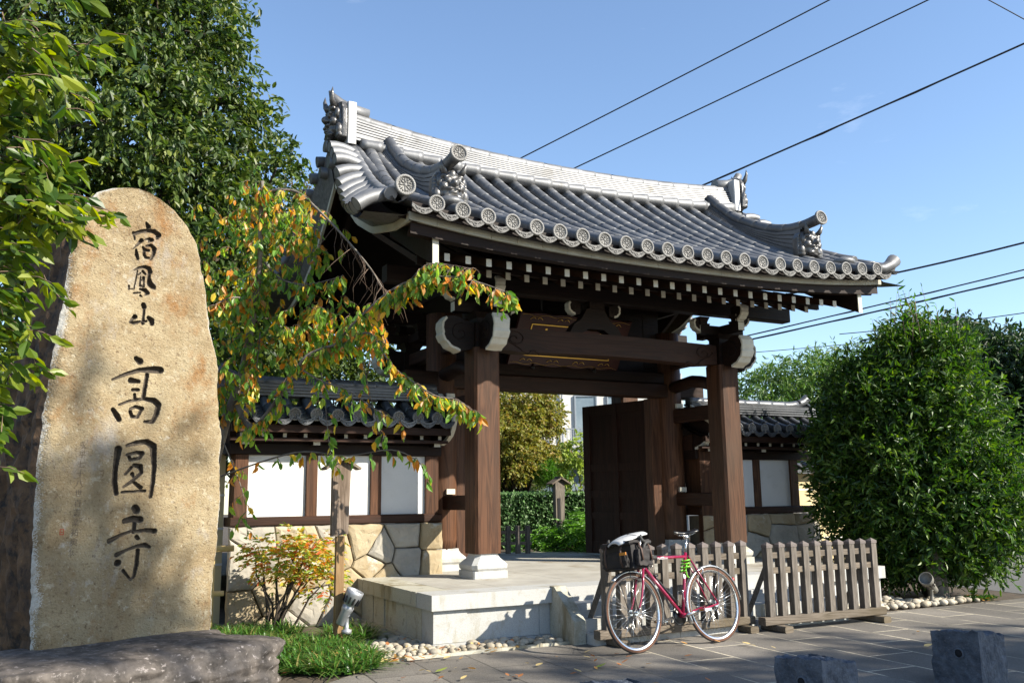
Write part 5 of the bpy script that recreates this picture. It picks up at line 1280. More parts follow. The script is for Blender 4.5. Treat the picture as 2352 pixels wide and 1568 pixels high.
b = MB(); b.lathe([(.016, 0), (.018, .02), (.001, .026)], 10, mat=T(1+(WR+.02)*math.cos(R(35)), 0, WR+(WR+.02)*math.sin(R(35))) @ rotm('Y', 75)); bl(b, 'rear_reflector', pm('red_lens', (.35, .01, .01), None, rough=.2))
# seat post and saddle
b = MB(); b.tube([SC, Vector((.785, 0, .985))], .0135, 12); b.tube([Vector((.76, 0, .975)), Vector((.82, 0, .985))], .018, 8)
for s in (-1, 1): b.tube([Vector((.69, s*.01, 1.0)), Vector((.74, s*.022, .992)), Vector((.82, s*.022, .995)), Vector((.88, s*.04, 1.015))], .0035, 6)
bl(b, 'seat_post', M['steel'])
b = MB(); P = []
for k in range(15):
    t = k/14; x = .635+.275*t; w_ = .018+.012*t if t < .45 else .0234+.052*math.sin(min(1, (t-.45)/.4)*PI/2); w_ *= (math.sin(min(1, t/.06+.3)*PI/2)) * (1 if t < .93 else math.sqrt(max(.05, 1-((t-.93)/.08)**2)))
    zt_s = 1.035-.018*math.sin(t*PI)+.012*t; row = []
    for j in range(12):
        a = 2*PI*j/11; row.append(Vector((x, math.cos(a)*w_, zt_s+math.sin(a)*(.011 if math.sin(a) > 0 else .030)*(.6+.4*t)-abs(math.cos(a))**3*.012)))
    P.append(row)
b.grid(P); b.add(P[0], [tuple(range(12))]); b.add(P[-1], [tuple(range(12))]); bl(b, 'saddle', M['black_plastic'])
# stem, drop handlebar, brake levers
ST = [STEER @ Vector(p) for p in ((.209, 0, .845), (.218, 0, .885), (.205, 0, .905), (.115, 0, .935))]
b = MB(); b.tube(ST, .0125, 10); bl(b, 'stem', M['steel'])
b = MB(); b.tube([STEER @ Vector((.115, -.20, .935)), STEER @ Vector((.115, .20, .935))], .0125, 10)
for s in (-1, 1):
    pts = [(.115, .19, .935), (.09, .205, .935), (.045, .21, .93), (.015, .212, .90), (.015, .212, .85), (.045, .214, .81), (.10, .216, .795), (.15, .218, .795)]
    b.tube([STEER @ Vector((x, s*y, z)) for x, y, z in pts], .0155, 10)
bl(b, 'handlebar', M['rubber'])
for s in (-1, 1):
    b = MB(); b.tube([STEER @ Vector((x, s*.21, z)) for x, z in ((.035, .935), (.005, .955), (-.01, .985), (.005, 1.0))], [.016, .017, .015, .008], 10); o = bl(b, 'brake_hood', M['rubber'])
    b = MB(); b.tube([STEER @ Vector((x, s*.21, z)) for x, z in ((-.008, .965), (-.022, .91), (-.03, .85), (-.012, .80))], [.006, .006, .006, .005], 6); bl(b, 'brake_lever', M['steel'], o)
# cranks, chainring, derailleurs
b = MB(); b.lathe([(.085, -.003), (.088, 0), (.085, .003), (.06, .003), (.058, 0), (.06, -.003)], 36, mat=T(BB.x, .045, BB.z) @ rotm('X', 90)); b.lathe([(.066, -.003), (.069, 0), (.066, .003)], 30, mat=T(BB.x, .038, BB.z) @ rotm('X', 90)); bl(b, 'chainring', M['black_plastic'])
for s, a in ((-1, 10), (1, 190)):
    e = BB+Vector((math.cos(R(a))*.17, s*.075, math.sin(R(a))*.17))
    b = MB(); b.tube([BB+Vector((0, s*.055, 0)), BB+Vector((0, s*.07, 0)), e], [.018, .017, .012], 8, flat=.8); o = bl(b, 'crank_arm', M['steel'])
    b = MB(); b.box((e.x-.045, e.y+s*.005-(.0 if s > 0 else .09), e.z-.012), (e.x+.045, e.y+s*.005+(.09 if s > 0 else 0), e.z+.012)); pd = bl(b, 'pedal', M['steel'], o)
    b = MB()
    for q in (-1, 1): b.box((e.x+q*.046-.003, e.y+s*.05-.025, e.z-.008), (e.x+q*.046+.003, e.y+s*.05+.025, e.z+.008))
    bl(b, 'pedal_reflector', M['amber'], pd)
b = MB()
for k in range(7): b.lathe([(.022+.004*k, 0), (.024+.004*k, .0015), (.022+.004*k, .003)], 24, mat=T(1.0, .052-.0045*k, WR) @ rotm('X', 90))
b.tube([(1.0, .06, .31), (1.02, .07, .25), (.985, .07, .20), (.96, .07, .155)], .010, 6); b.tube([(.98, .07, .2), (.98, .075, .2)], .02, 10); b.tube([(.96, .07, .155), (.96, .075, .155)], .02, 10)
bl(b, 'sprockets', M['black_plastic'])
b = MB()
for z in (1, -1): b.tube([(BB.x, .045, BB.z+z*.086), (1.0, .045, WR+z*.03-(.0 if z > 0 else .12))], .004, 5)
bl(b, 'chain', M['black_plastic'])
# pump, bottle cage, cables, brakes, front rack
dn = (BB-HB).normalized(); q0 = HB+dn*.18+Vector((.03, 0, .022))
b = MB(); b.tube([q0-Vector((-.01, 0, -.02)), q0, q0+dn*.24, q0+dn*.30], [.016, .014, .016, .015], 10); b.tube([q0+Vector((-.02, 0, .02)), q0+Vector((.025, 0, .025))], .012, 8); bl(b, 'frame_pump', M['black_plastic'])
b = MB(); b.tube([(.64, -.03, .50), (.60, -.035, .49), (.59, -.035, .42), (.605, -.035, .35), (.63, -.03, .36)], .0025, 5); b.tube([(.64, .03, .50), (.60, .035, .49), (.59, .035, .42), (.605, .035, .35), (.63, .03, .36)], .0025, 5)
b.tube([(.60, -.035, .49), (.58, 0, .495), (.60, .035, .49)], .0025, 5); bl(b, 'bottle_cage', M['steel'])
b = MB()
for pts in (((.0, -.20, .99), (-.06, -.1, 1.02), (.02, -.03, .98), (.15, -.02, .80)), ((.0, .20, .99), (.20, .12, .92), (.30, .02, .83), (.70, .0, .822)), ((.19, -.025, .78), (.24, -.03, .70), (.30, -.02, .66))): b.tube([STEER @ Vector(p) for p in pts], .0025, 5)
bl(b, 'brake_cable', M['black_plastic'])
b = MB()
for cx, sg, z in ((.145, -1, .70), (.86, 1, .685)):
    for s in (-1, 1): b.tube([(cx, s*.03, z), (cx+sg*.03, s*.045, z-.02), (cx+sg*.02, s*.035, z-.06), (cx+sg*.015, s*.018, z-.05)], .006, 6)
b.tube([(.25, -.02, .715), (.275, -.035, .735)], .005, 6)
bl(b, 'brake_calliper', M['steel'])
b = MB()
for s in (-1, 1):
    b.tube([STEER @ Vector(p) for p in ((.0, s*.06, WR+.01), (-.05, s*.075, .60), (-.06, s*.075, .715), (.12, s*.07, .725))], .004, 6); b.tube([STEER @ Vector(p) for p in ((-.18, s*.06, .722), (.12, s*.06, .725))], .0045, 6)
for x in (-.18, -.08, .02, .11): b.tube([STEER @ Vector((x, -.06, .722)), STEER @ Vector((x, .06, .722))], .004, 6)
bl(b, 'front_rack', M['black_plastic'])

# bag carried over the front wheel (own thing, rests on the rack)
BM = bike.rotation_euler.to_matrix().to_4x4() @ Matrix.Scale(.93, 4); BMt = Matrix.Translation(bike.location) @ BM
def wb(p): return BMt @ STEER @ Vector(p)
bag = empty('handlebar_bag', tuple(wb((-.05, 0, .735))), 'big black canvas bag with flap and straps on the front rack of the crimson bicycle', 'bag')
def softbox(x0, x1, y0, y1, z0, z1, seed, n=12, amp=.02, rd=.25):
    b = MB()
    for ax in range(3):
        for sg in (-1, 1):
            P = []
            for i in range(n+1):
                row = []
                for j in range(n+1):
                    d = [0, 0, 0]; d[ax] = sg; d[(ax+1) % 3] = -1+2*i/n; d[(ax+2) % 3] = -1+2*j/n; v = Vector(d); l = v.length
                    v = v*(1-rd)+v/l*rd*1.25; nn = noise.noise(Vector((v.x*2.3+seed, v.y*2.3, v.z*2.3)))*amp+noise.noise(Vector((v.x*6+seed, v.y*6, v.z*6)))*amp*.4
                    p = Vector(((x0+x1)/2+v.x*((x1-x0)/2), (y0+y1)/2+v.y*((y1-y0)/2), (z0+z1)/2+v.z*((z1-z0)/2))); p += v*nn
                    row.append(wb(p))
                P.append(row)
            b.grid(P)
    return b
softbox(-.12, .13, -.19, .19, .715, .945, 2.0, amp=.012).build('bag_body', M['bag'], bag)
softbox(-.08, .09, -.235, -.18, .735, .88, 5.0, amp=.012).build('side_pocket', M['bag'], bag)
softbox(-.08, .09, .18, .235, .735, .88, 6.0, amp=.012).build('side_pocket', M['bag'], bag)
softbox(-.165, -.11, -.15, .15, .73, .86, 7.0, amp=.01).build('front_pocket', M['bag'], bag)
softbox(-.145, .14, -.20, .20, .92, .96, 8.0, amp=.010).build('flap', M['bag'], bag)
b = MB()
for y in (-.10, .10): b.tube([wb(p) for p in ((-.135, y, .945), (-.170, y, .88), (-.175, y, .78), (-.155, y, .73))], .010, 4, flat=.3)
for x in (-.09, .02): b.tube([wb(p) for p in ((x+.05, -.205, .94), (x+.05, -.24, .87), (x+.05, -.245, .78))], .010, 4, flat=.3)
b.build('strap', M['leather'], bag)
b = MB(); b.box((-.1755, -.17, .835), (-.167, -.09, .86), mat=BMt @ STEER); b.build('bag_reflector', M['amber'], bag)  # orange reflector on the front of the bag
b = MB(); P = []
for i in range(11):
    t = i/10; wdt = .055+.05*math.sin(t*PI)**.7+.015*t; xx = -.19+.36*t; zz = .955+.09*t+.02*math.sin(t*PI)
    P.append([wb((xx, -.04+q*wdt*1.3, zz-.028*abs(q)**2.5)) for q in (-1, -.75, -.5, -.25, 0, .25, .5, .75, 1)])
b.grid(P); o = b.build('white_map_case', M['white_plastic'], bag); o.modifiers.new('t', 'SOLIDIFY').thickness = .012
# green coiled cable lock round the seat tube
b = MB(); pts = []
for k in range(90):
    a = k*.26; r_ = .046+.006*math.sin(k*.5); c = SC+Vector((-.005, 0, -.035))-(SC-BB).normalized()*(.0013*k)
    pts.append(BMt @ Vector((c.x+math.cos(a)*r_*1.1, math.sin(a)*r_, c.z+.012*math.cos(a+.6))))
b.tube(pts, .0065, 7); pts2 = [BMt @ (SC+Vector(p)) for p in ((-.04, -.04, -.09), (-.055, -.03, -.14), (-.04, -.02, -.19), (-.02, -.02, -.21))]; b.tube(pts2, .0065, 7)
o = b.build('cable_lock', M['green']); tag(o, 'bright green coiled cable lock wrapped round the seat tube of the bicycle', 'lock')
me_off = Vector(SC); 

# ================================================================ OVERHEAD CABLES
def wire(pts, r, label, sag=.0, twist=None):
    p0, p1 = Vector(pts[0]), Vector(pts[1]); d = (p1-p0); a = p0-d*1.6; c = p1+d*1.2; P = []
    for k in range(41):
        t = k/40; q = a.lerp(c, t); q.z -= sag*4*t*(1-t)-sag*.9; P.append(q)
    b = MB(); b.tube(P, r, 6)
    if twist:
        b.tube([q+Vector((math.cos(k*1.9)*twist, 0, -abs(math.sin(k*1.3))*twist)) for k, q in enumerate(P)], r*.5, 4)
    o = b.build('overhead_cable', M['cable']); tag(o, label, 'cable', 'overhead cables across the sky')
wire([(10.54, 9.23, 8.99), (7.03, 13.12, 7.13)], .011, 'thin overhead cable highest in the sky, first to meet the roof ridge', .10)
wire([(11.53, 8.23, 8.71), (7.83, 12.76, 6.92)], .011, 'thin overhead cable second from the top, ending behind the roof ridge', .10)
wire([(10.97, 6.52, 7.03), (8.47, 10.17, 5.85)], .013, 'thick bundled overhead cable dropping to the right end of the roof ridge', .12, .012)
wire([(16.5, 10.26, 6.01), (15.16, 12.28, 5.69)], .020, 'overhead cable meeting the right tip of the gate eave', .2, .01)
wire([(20.72, 12.96, 6.56), (16.48, 18.33, 5.46)], .018, 'overhead cable above the bush, upper of the close pair', .2, .015)
wire([(20.74, 12.98, 6.38), (16.48, 18.34, 5.34)], .022, 'overhead cable above the bush, lower and thicker of the close pair', .2, .02)
wire([(20.83, 13.15, 5.53), (19.74, 14.76, 5.44)], .012, 'thin overhead cable crossing just above the far bamboo hedge', .1)
wire([(13.51, 10.68, 11.87), (17.11, 8.02, 8.34)], .010, 'thin overhead cable clipping the top right corner of the sky', .0)
wire([(18.02, 16.9, 5.10), (16.67, 18.24, 5.04)], .010, 'thin overhead cable low beside the right white beam end', .05)
# ================================================================ HOUSE BEHIND THE PRECINCT
h = empty('apartment_house', (14, 22, 0), 'white house with balcony and windows seen through the gateway', 'house')
hx = Vector((11.0, 21.4, 0)); hd = Vector((.93, -.37, 0)).normalized(); hn = Vector((hd.y, -hd.x, 0)); hn = -hn if hn.y > 0 else hn
HM = Matrix(((hd.x, -hn.x, 0, hx.x), (hd.y, -hn.y, 0, hx.y), (0, 0, 1, 0), (0, 0, 0, 1)))
b = MB(); b.box((-.6, 0, 0), (4.8, 4, 4.6), mat=HM); b.build('wall', M['building'], h)
def win(x0, x1, z0, z1, mull=1):
    b = MB()
    for a, c, e, f in ((x0, x1, z0-.04, z0), (x0, x1, z1, z1+.04), (x0-.04, x0, z0-.04, z1+.04), (x1, x1+.04, z0-.04, z1+.04)): b.box((a, -.05, e), (c, .02, f), mat=HM)
    for k in range(1, mull+1): xm = x0+(x1-x0)*k/(mull+1); b.box((xm-.02, -.04, z0), (xm+.02, .01, z1), mat=HM)
    o = b.build('window', M['alu'], h); b = MB(); b.box((x0, -.02, z0), (x1, -.012, z1), mat=HM); b.build('pane', M['glass'], o)
win(1.80, 2.35, 2.75, 3.95, 0); win(1.55, 3.0, 1.25, 2.0, 2); win(.3, 1.15, 1.25, 1.95, 1); win(2.7, 3.4, 2.75, 3.95, 1)
b = MB(); b.box((1.35, -.55, 2.42), (3.5, 0, 2.5), mat=HM)
for z in (2.52, 3.02): b.box((1.35, -.55, z), (3.5, -.51, z+.035), mat=HM)
for k in range(25): b.box((1.36+k*.089, -.54, 2.52), (1.38+k*.089, -.52, 3.02), mat=HM)
b.build('balcony', M['alu'], h)
b = MB(); b.box((.0, -.30, 2.70), (1.1, 0, 2.74), mat=HM)
for k in range(12): b.box((.02+k*.09, -.29, 2.74), (.04+k*.09, -.27, 3.15), mat=HM)
b.box((0, -.30, 3.15), (1.1, -.26, 3.18), mat=HM); b.build('balcony', M['alu'], h)
b = MB(); b.tube([HM @ Vector((1.42, -.06, .3)), HM @ Vector((1.42, -.06, 4.2))], .03, 8); b.tube([HM @ Vector((-.5, -.3, 2.2)), HM @ Vector((4, -.3, 2.2))], .02, 6); b.build('drain_pipe', M['alu'], h)
b = MB(); b.box((-.6, -.35, 2.08), (4.8, 0, 2.14), mat=HM); b.build('canopy', M['alu'], h)
# dark wall far right beyond the road
o = empty('roadside_wall', (18.5, 12.4, 0), 'dark concrete wall under the bamboo beyond the road', 'wall')
b = MB(); b.prism([(14.2, 15.2), (19.9, 11.0), (20.1, 11.25), (14.4, 15.45)], lambda a, c, t: (a, c, t), (0, 1.55)); b.build('wall_face', M['grey_concrete'], o)
b = MB(); b.prism([(14.15, 15.15), (19.85, 10.95), (20.15, 11.3), (14.45, 15.5)], lambda a, c, t: (a, c, t), (1.555, 1.63)); b.build('coping', M['grey_concrete'], o)
# weathered stump beside the round bush
b = MB(); P = []
for k in range(9):
    z = k/8*.62; row = []
    for j in range(17):
        a = 2*PI*j/16; r_ = .125-.03*(k/8)+.018*noise.noise(Vector((math.cos(a)*2, math.sin(a)*2, z*3))); row.append((9.55+math.cos(a)*r_-.05*z, 7.45+math.sin(a)*r_, z))
    P.append(row)
b.grid(P); b.add(P[-1][:16], [tuple(range(16))]); o = b.build('tree_stump', M['bark']); tag(o, 'pale weathered stump standing under the round bush beside the road', 'stump')

# ================================================================ PLANTS
BIG = [(-.38, 13.69, 8.24, 1.59, 1.27), (1.15, 13.47, 8.22, 1.10, 1.19), (1.72, 13.62, 8.94, .52, .82), (.44, 13.03, 6.52, 1.34, 1.10), (1.80, 13.84, 7.43, .80, 1.02), (2.38, 14.17, 6.98, .66, .70), (1.53, 13.71, 6.01, 1.19, .92), (-.21, 13.53, 5.69, 1.10, 1.10), (2.93, 14.02, 6.28, .57, .57), (2.26, 14.05, 5.24, 1.09, .96), (.88, 13.73, 4.72, 1.27, 1.01), (2.85, 14.16, 4.33, .90, .97), (-.31, 14.25, 4.07, .94, 1.25), (2.25, 14.38, 3.63, 1.02, .82), (-1.76, 14.07, 7.03, 1.22, 1.83), (1.2, 14.4, 3.0, 1.3, .9), (.3, 13.7, 9.6, 1.6, 1.0)]
def woody(name, mat, root, ells, base, r0=.12, seed=1, k_=None):
    g = random.Random(seed); b = MB(); base = Vector(base)
    for e in ells[:k_]:
        c = Vector(e[:3]); mid = Vector((base.x*.6+c.x*.4, base.y*.6+c.y*.4, base.z+(c.z-base.z)*.6)); P = []
        for k in range(8):
            t = k/7; p = base*(1-t)**2+mid*2*t*(1-t)+c*t*t; p += Vector((g.uniform(-1, 1), g.uniform(-1, 1), 0))*.03*(k not in (0,)); P.append(p)
        b.tube(P, [r0*(1-.85*k/7) for k in range(8)], 7)
        for q in range(4):
            d = Vector((g.gauss(0, 1), g.gauss(0, 1), g.gauss(0, .6))).normalized()*e[3]*.9; b.tube([c.lerp(mid, .2*q/3), c+d*.5+Vector((0, 0, .05)), c+d], [r0*.16, r0*.09, r0*.03], 5)
    return b.build(name, mat, root)
def plant(name, base, label, cat, ells, n, size, mat, twig=9, tl=.3, shell=.5, droop=.35, seed=1, bark='darkbark', r0=.10, asp=.42, k_=None, inner=.18, curl=.25, group=None):
    root = empty(name, base, label, cat, group)
    woody('trunk', M[bark], root, ells, base, r0, seed, k_)
    P, D, _, _ = clumps(ells, n, twig, tl, shell, droop, seed)
    if inner:
        e2 = [(e[0], e[1], e[2], e[3]*.72, e[4]*.72) for e in ells]; P2, D2, _, _ = clumps(e2, int(n*inner), twig, tl, .3, droop, seed+5); P = np.vstack([P, P2]); D = np.vstack([D, D2])
    leaves('crown', P, D, size, M[mat], root, asp=asp, curl=curl)
    return root
plant('evergreen_tree', (.8, 14.1, 0), 'towering dark evergreen tree behind the tall inscribed stone', 'tree', BIG, 60000, .115, 'lf_big', 10, .42, .40, .45, 3, r0=.22, inner=.25, asp=.46)
plant('autumn_tree', (4.3, 17.6, 0), 'thin autumn tree with brown and gold leaves behind the left roof edge', 'tree', [(4.40, 18.19, 7.30, .65, .74), (4.80, 18.18, 6.43, .56, .83), (4.20, 17.54, 5.4, .70, .79)], 6500, .085, 'lf_back', 8, .3, .2, .2, 4, r0=.08)
plant('garden_tree', (4.6, 15.4, 0), 'low dark green tree behind the left tiled wall', 'tree', [(4.08, 15.59, 4.05, .86, .70), (5.00, 15.18, 3.73, .70, .62), (4.4, 15.3, 3.1, 1.0, .7), (3.0, 15.2, 3.1, .9, .8), (3.75, 15.6, 5.0, .6, .7), (3.3, 15.3, 4.2, .7, .7), (3.65, 15.8, 5.9, .4, .5)], 21000, .08, 'lf_big', 8, .25, .4, .3, 5, r0=.08)
RB = [(9.83, 7.75, 2.46, 0.73, 0.81), (9.45, 8.06, 1.99, 0.66, 0.84), (10.06, 7.52, 1.97, 0.66, 0.83), (9.72, 7.83, 1.33, 0.83, 0.85), (10.17, 7.43, 1.19, 0.56, 0.62), (9.41, 8.27, 1.06, 0.52, 0.75), (9.36, 8.25, 2.35, 0.38, 0.58), (9.92, 7.61, 3.03, 0.44, 0.28), (9.31, 8.51, 1.49, 0.35, 0.66), (9.74, 7.85, 0.83, 0.61, 0.34), (10.32, 7.15, 1.15, 0.42, 0.5), (9.9, 7.6, 0.72, 0.55, 0.3), (9.5, 8.1, 0.8, 0.4, 0.5)]
gb = random.Random(12)
for _ in range(26):
    e = gb.choice(RB[:9]); a_ = gb.uniform(0, 2*PI); p_ = gb.uniform(-.7, 1.2); RB.append((e[0]+math.cos(a_)*math.cos(p_)*e[3]*.98, e[1]+math.sin(a_)*math.cos(p_)*e[3]*.98, max(.45, e[2]+math.sin(p_)*e[4]*.98), gb.uniform(.14, .30), gb.uniform(.12, .26)))
RB += [(9.75, 7.55, .50, .5, .25), (10.15, 7.35, .55, .45, .28), (9.45, 8.0, .5, .4, .3)]

plant('round_bush', (9.75, 7.75, 0), 'big rounded glossy green bush right of the gate', 'bush', RB, 66000, .088, 'lf_bush', 9, .26, .55, .0, 6, r0=.05, asp=.32, inner=.35, k_=10)
b = MB(); g = random.Random(5); P_ = []; D_ = []
root = [o for o in bpy.data.objects if o.name == 'round_bush'][0]
for k in range(26):
    x, y = 9.85+g.uniform(-.58, .58), 7.7+g.uniform(-.4, .4); z = 3.05+g.uniform(-.2, .1); L = g.uniform(.35, .85); q = [Vector((x, y, z)), Vector((x+g.uniform(-.05, .05), y, z+L*.5)), Vector((x+g.uniform(-.1, .1), y, z+L))]
    b.tube(q, [.006, .005, .002], 4)
    for t in np.linspace(.1, 1, 9): p = q[0].lerp(q[2], t); P_.append(tuple(p)); D_.append((g.gauss(0, 1), g.gauss(0, 1), .5))
b.build('long_shoot', M['twig'], root); leaves('shoot_leaves', P_, D_, .085, M['lf_green'], root, asp=.28)
BH = [(14.90, 15.78, 3.66, .9, .51), (15.70, 15.31, 3.95, .95, .51), (14.60, 15.53, 2.81, .95, .7), (16.19, 15.16, 3.44, .9, .82), (15.00, 15.44, 2.21, 1.40, .6), (17.2, 15.3, 3.9, 1.0, .9), (17.0, 14.6, 2.6, 1.1, 1.0)]
plant('bamboo_hedge', (15.3, 15.5, 0), 'feathery bamboo hedge over the right tiled wall', 'bamboo', BH, 22000, .15, 'lf_bamboo', 9, .4, .4, .5, 7, r0=.05, asp=.2)
BH2 = [(19.28, 14.50, 4.47, 1.18, .97), (19.60, 13.26, 4.09, 1.13, .92), (21.52, 15.45, 5.34, .6, .59), (19.29, 12.35, 3.75, .98, .98), (19.20, 12.64, 2.5, 1.17, 1.46), (19.41, 13.59, 2.89, .92, 1.1), (18.73, 11.97, 1.5, .74, 1.0), (18.2, 14.6, 3.4, 1.1, 1.3), (19.8, 11.4, 3.2, 1.2, 1.5), (20.5, 10.5, 3.0, 1.2, 1.6), (18.0, 13.6, 1.9, 1.2, 1.0), (20.3, 10.6, 1.3, 1.0, 1.1), (21.0, 9.6, 2.4, 1.2, 1.5), (19.6, 11.4, 1.1, .9, 1.0)]
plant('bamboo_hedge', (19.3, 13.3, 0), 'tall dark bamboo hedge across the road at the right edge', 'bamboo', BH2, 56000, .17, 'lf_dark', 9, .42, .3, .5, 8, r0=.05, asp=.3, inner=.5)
plant('maple_tree', (8.0, 15.4, .4), 'olive gold maple tree seen through the gateway', 'tree', [(7.98, 15.00, 2.65, .60, .36), (8.41, 14.75, 2.76, .28, .30), (7.64, 14.73, 1.98, .52, .36), (8.32, 14.95, 2.02, .56, .26), (7.62, 14.67, 2.33, .46, .3), (7.2, 14.8, 2.5, .5, .5), (8.0, 15.0, 3.1, .6, .35)], 22000, .055, 'lf_maple', 7, .16, .35, .25, 9, r0=.06, asp=.7)
plant('dark_conifer', (8.3, 16.0, .4), 'dark clipped conifer below the maple, seen through the gateway', 'tree', [(8.45, 16.10, 1.62, .56, .34), (7.9, 15.9, 1.6, .5, .4), (7.5, 15.6, 1.6, .5, .4)], 11000, .06, 'lf_big', 7, .12, .4, 0, 10, r0=.05)
plant('clipped_pine', (8.27, 14.47, .4), 'bright green clipped pine behind the garden hedge', 'tree', [(8.27, 14.47, 1.66, .27, .19), (8.38, 14.42, 1.6, .15, .16)], 6000, .06, 'lf_green', 6, .08, .5, -.5, 11, r0=.03, asp=.12)
plant('persimmon_tree', (8.35, 13.4, .4), 'sparse pale leaved tree against the white house', 'tree', [(8.11, 13.33, 2.06, .18, .22), (8.27, 13.31, 1.76, .17, .25), (8.10, 13.41, 1.69, .18, .25), (8.3, 13.3, 2.25, .1, .1)], 620, .085, 'lf_pale', 5, .12, .3, .3, 12, r0=.022, asp=.6, inner=0)
plant('garden_tree', (1.2, 12.3, 0), 'dark green shrubbery rising behind the cream wall and the tall stone', 'tree', [(2.4, 12.4, 2.3, .8, .7), (1.3, 12.4, 2.4, .9, .8), (.2, 12.3, 2.3, 1.0, .9), (-.9, 12.2, 2.4, 1.0, 1.0), (-2, 12, 2.6, 1.0, 1.2), (1.9, 12.8, 3.2, .8, .6)], 17000, .09, 'lf_big', 8, .25, .35, .3, 15, r0=.06)
# clipped hedge as a slab of leaves
hd = empty('garden_hedge', (7.75, 13.66, .4), 'clipped dark green hedge inside the precinct behind the signpost', 'hedge')
A_, B2 = Vector((6.2, 14.45, 0)), Vector((9.4, 12.8, 0)); dv = (B2-A_).normalized(); nv = Vector((dv.y, -dv.x, 0))
n = 16000; t = rng.random(n)*(B2-A_).length; z = .4+rng.random(n)*.93; dp = rng.random(n)*.14; top = rng.random(n) < .25; z[top] = 1.31+rng.random(top.sum())*.04; dp[top] = rng.random(top.sum())*.5
P = np.stack([A_.x+dv.x*t+nv.x*(.15-dp), A_.y+dv.y*t+nv.y*(.15-dp), z], 1); D = rng.normal(size=(n, 3))*.6+np.array([nv.x, nv.y, -.2])[None]*.8
leaves('foliage', P, D, .050, M['lf_hedge'], hd, asp=.7)
b = MB(); b.prism([(A_.x, A_.y), (B2.x, B2.y), (B2.x-nv.x*.35, B2.y-nv.y*.35), (A_.x-nv.x*.35, A_.y-nv.y*.35)], lambda a, c, t: (a, c, t), (.4, 1.28)); b.build('stems', M['darkbark'], hd)
# pinnate shrub
def pinnate(name, base, label, cat, ells, n, L, lf, mat, seed, stems, smat='twig', npair=7, rst=.008, droop=.5, asp=.3):
    g = np.random.default_rng(seed); root = empty(name, base, label, cat); b = MB(); gr = random.Random(seed)
    for k in range(stems):
        e = ells[gr.randrange(len(ells))]; p0 = Vector(base)+Vector((gr.uniform(-.12, .12), gr.uniform(-.08, .08), 0)); c = Vector((e[0]+gr.uniform(-.6, .6)*e[3], e[1]+gr.uniform(-.6, .6)*e[3], e[2]+gr.uniform(-.3, .5)*e[4]))
        m1 = p0.lerp(c, .35)+Vector((gr.uniform(-.06, .06), gr.uniform(-.06, .06), .02)); m2 = p0.lerp(c, .7)+Vector((gr.uniform(-.05, .05), gr.uniform(-.05, .05), 0)); b.tube([p0, m1, m2, c], [rst*1.5, rst*1.2, rst*.9, rst*.4], 6)
    b.build('stems', M[smat], root)
    P, D, base_, td = clumps(ells, n*3, 3, L, .3, .3, seed, out=.8); Q = []; E_ = []
    for i in range(len(base_)):
        p = Vector(base_[i]); d = Vector(td[i]); d.z = d.z*.4+.15; d.normalize(); s = d.cross(Vector((0, 0, 1))).normalized()
        for k in range(npair):
            t = (k+1)/npair; q = p+d*L*t-Vector((0, 0, 1))*L*t*t*droop
            for sg in (-1, 1): Q.append(tuple(q)); E_.append(tuple(s*sg+d*.5-Vector((0, 0, .25))))
        Q.append(tuple(p+d*L-Vector((0, 0, 1))*L*droop)); E_.append(tuple(d-Vector((0, 0, .6))))
    leaves('foliage', Q, E_, lf, M[mat], root, asp=asp); return root
pinnate('mahonia_shrub', (7.3, 12.1, .4), 'bright green feathery shrub inside the gateway behind the bicycle bag', 'shrub', [(7.24, 12.35, .62, .36, .25), (7.33, 11.86, .55, .27, .27), (7.41, 12.23, .80, .27, .16), (6.90, 12.32, .52, .30, .2), (7.42, 11.99, .85, .2, .2), (6.7, 12.4, .45, .25, .15)], 420, .20, .065, 'lf_green', 21, 8, asp=.36)
pinnate('nandina_shrub', (2.0, 8.75, 0), 'orange and yellow leaved shrub in front of the golden stone base', 'shrub', [(2.02, 8.72, .72, .26, .16), (2.27, 8.62, .70, .24, .16), (1.86, 8.8, .80, .13, .10), (2.38, 8.5, .52, .15, .16), (2.33, 8.6, .88, .17, .08), (2.1, 8.7, .92, .2, .09)], 280, .13, .055, 'lf_nandina', 22, 14, 'darkbark', 4, .009, .35, asp=.38)

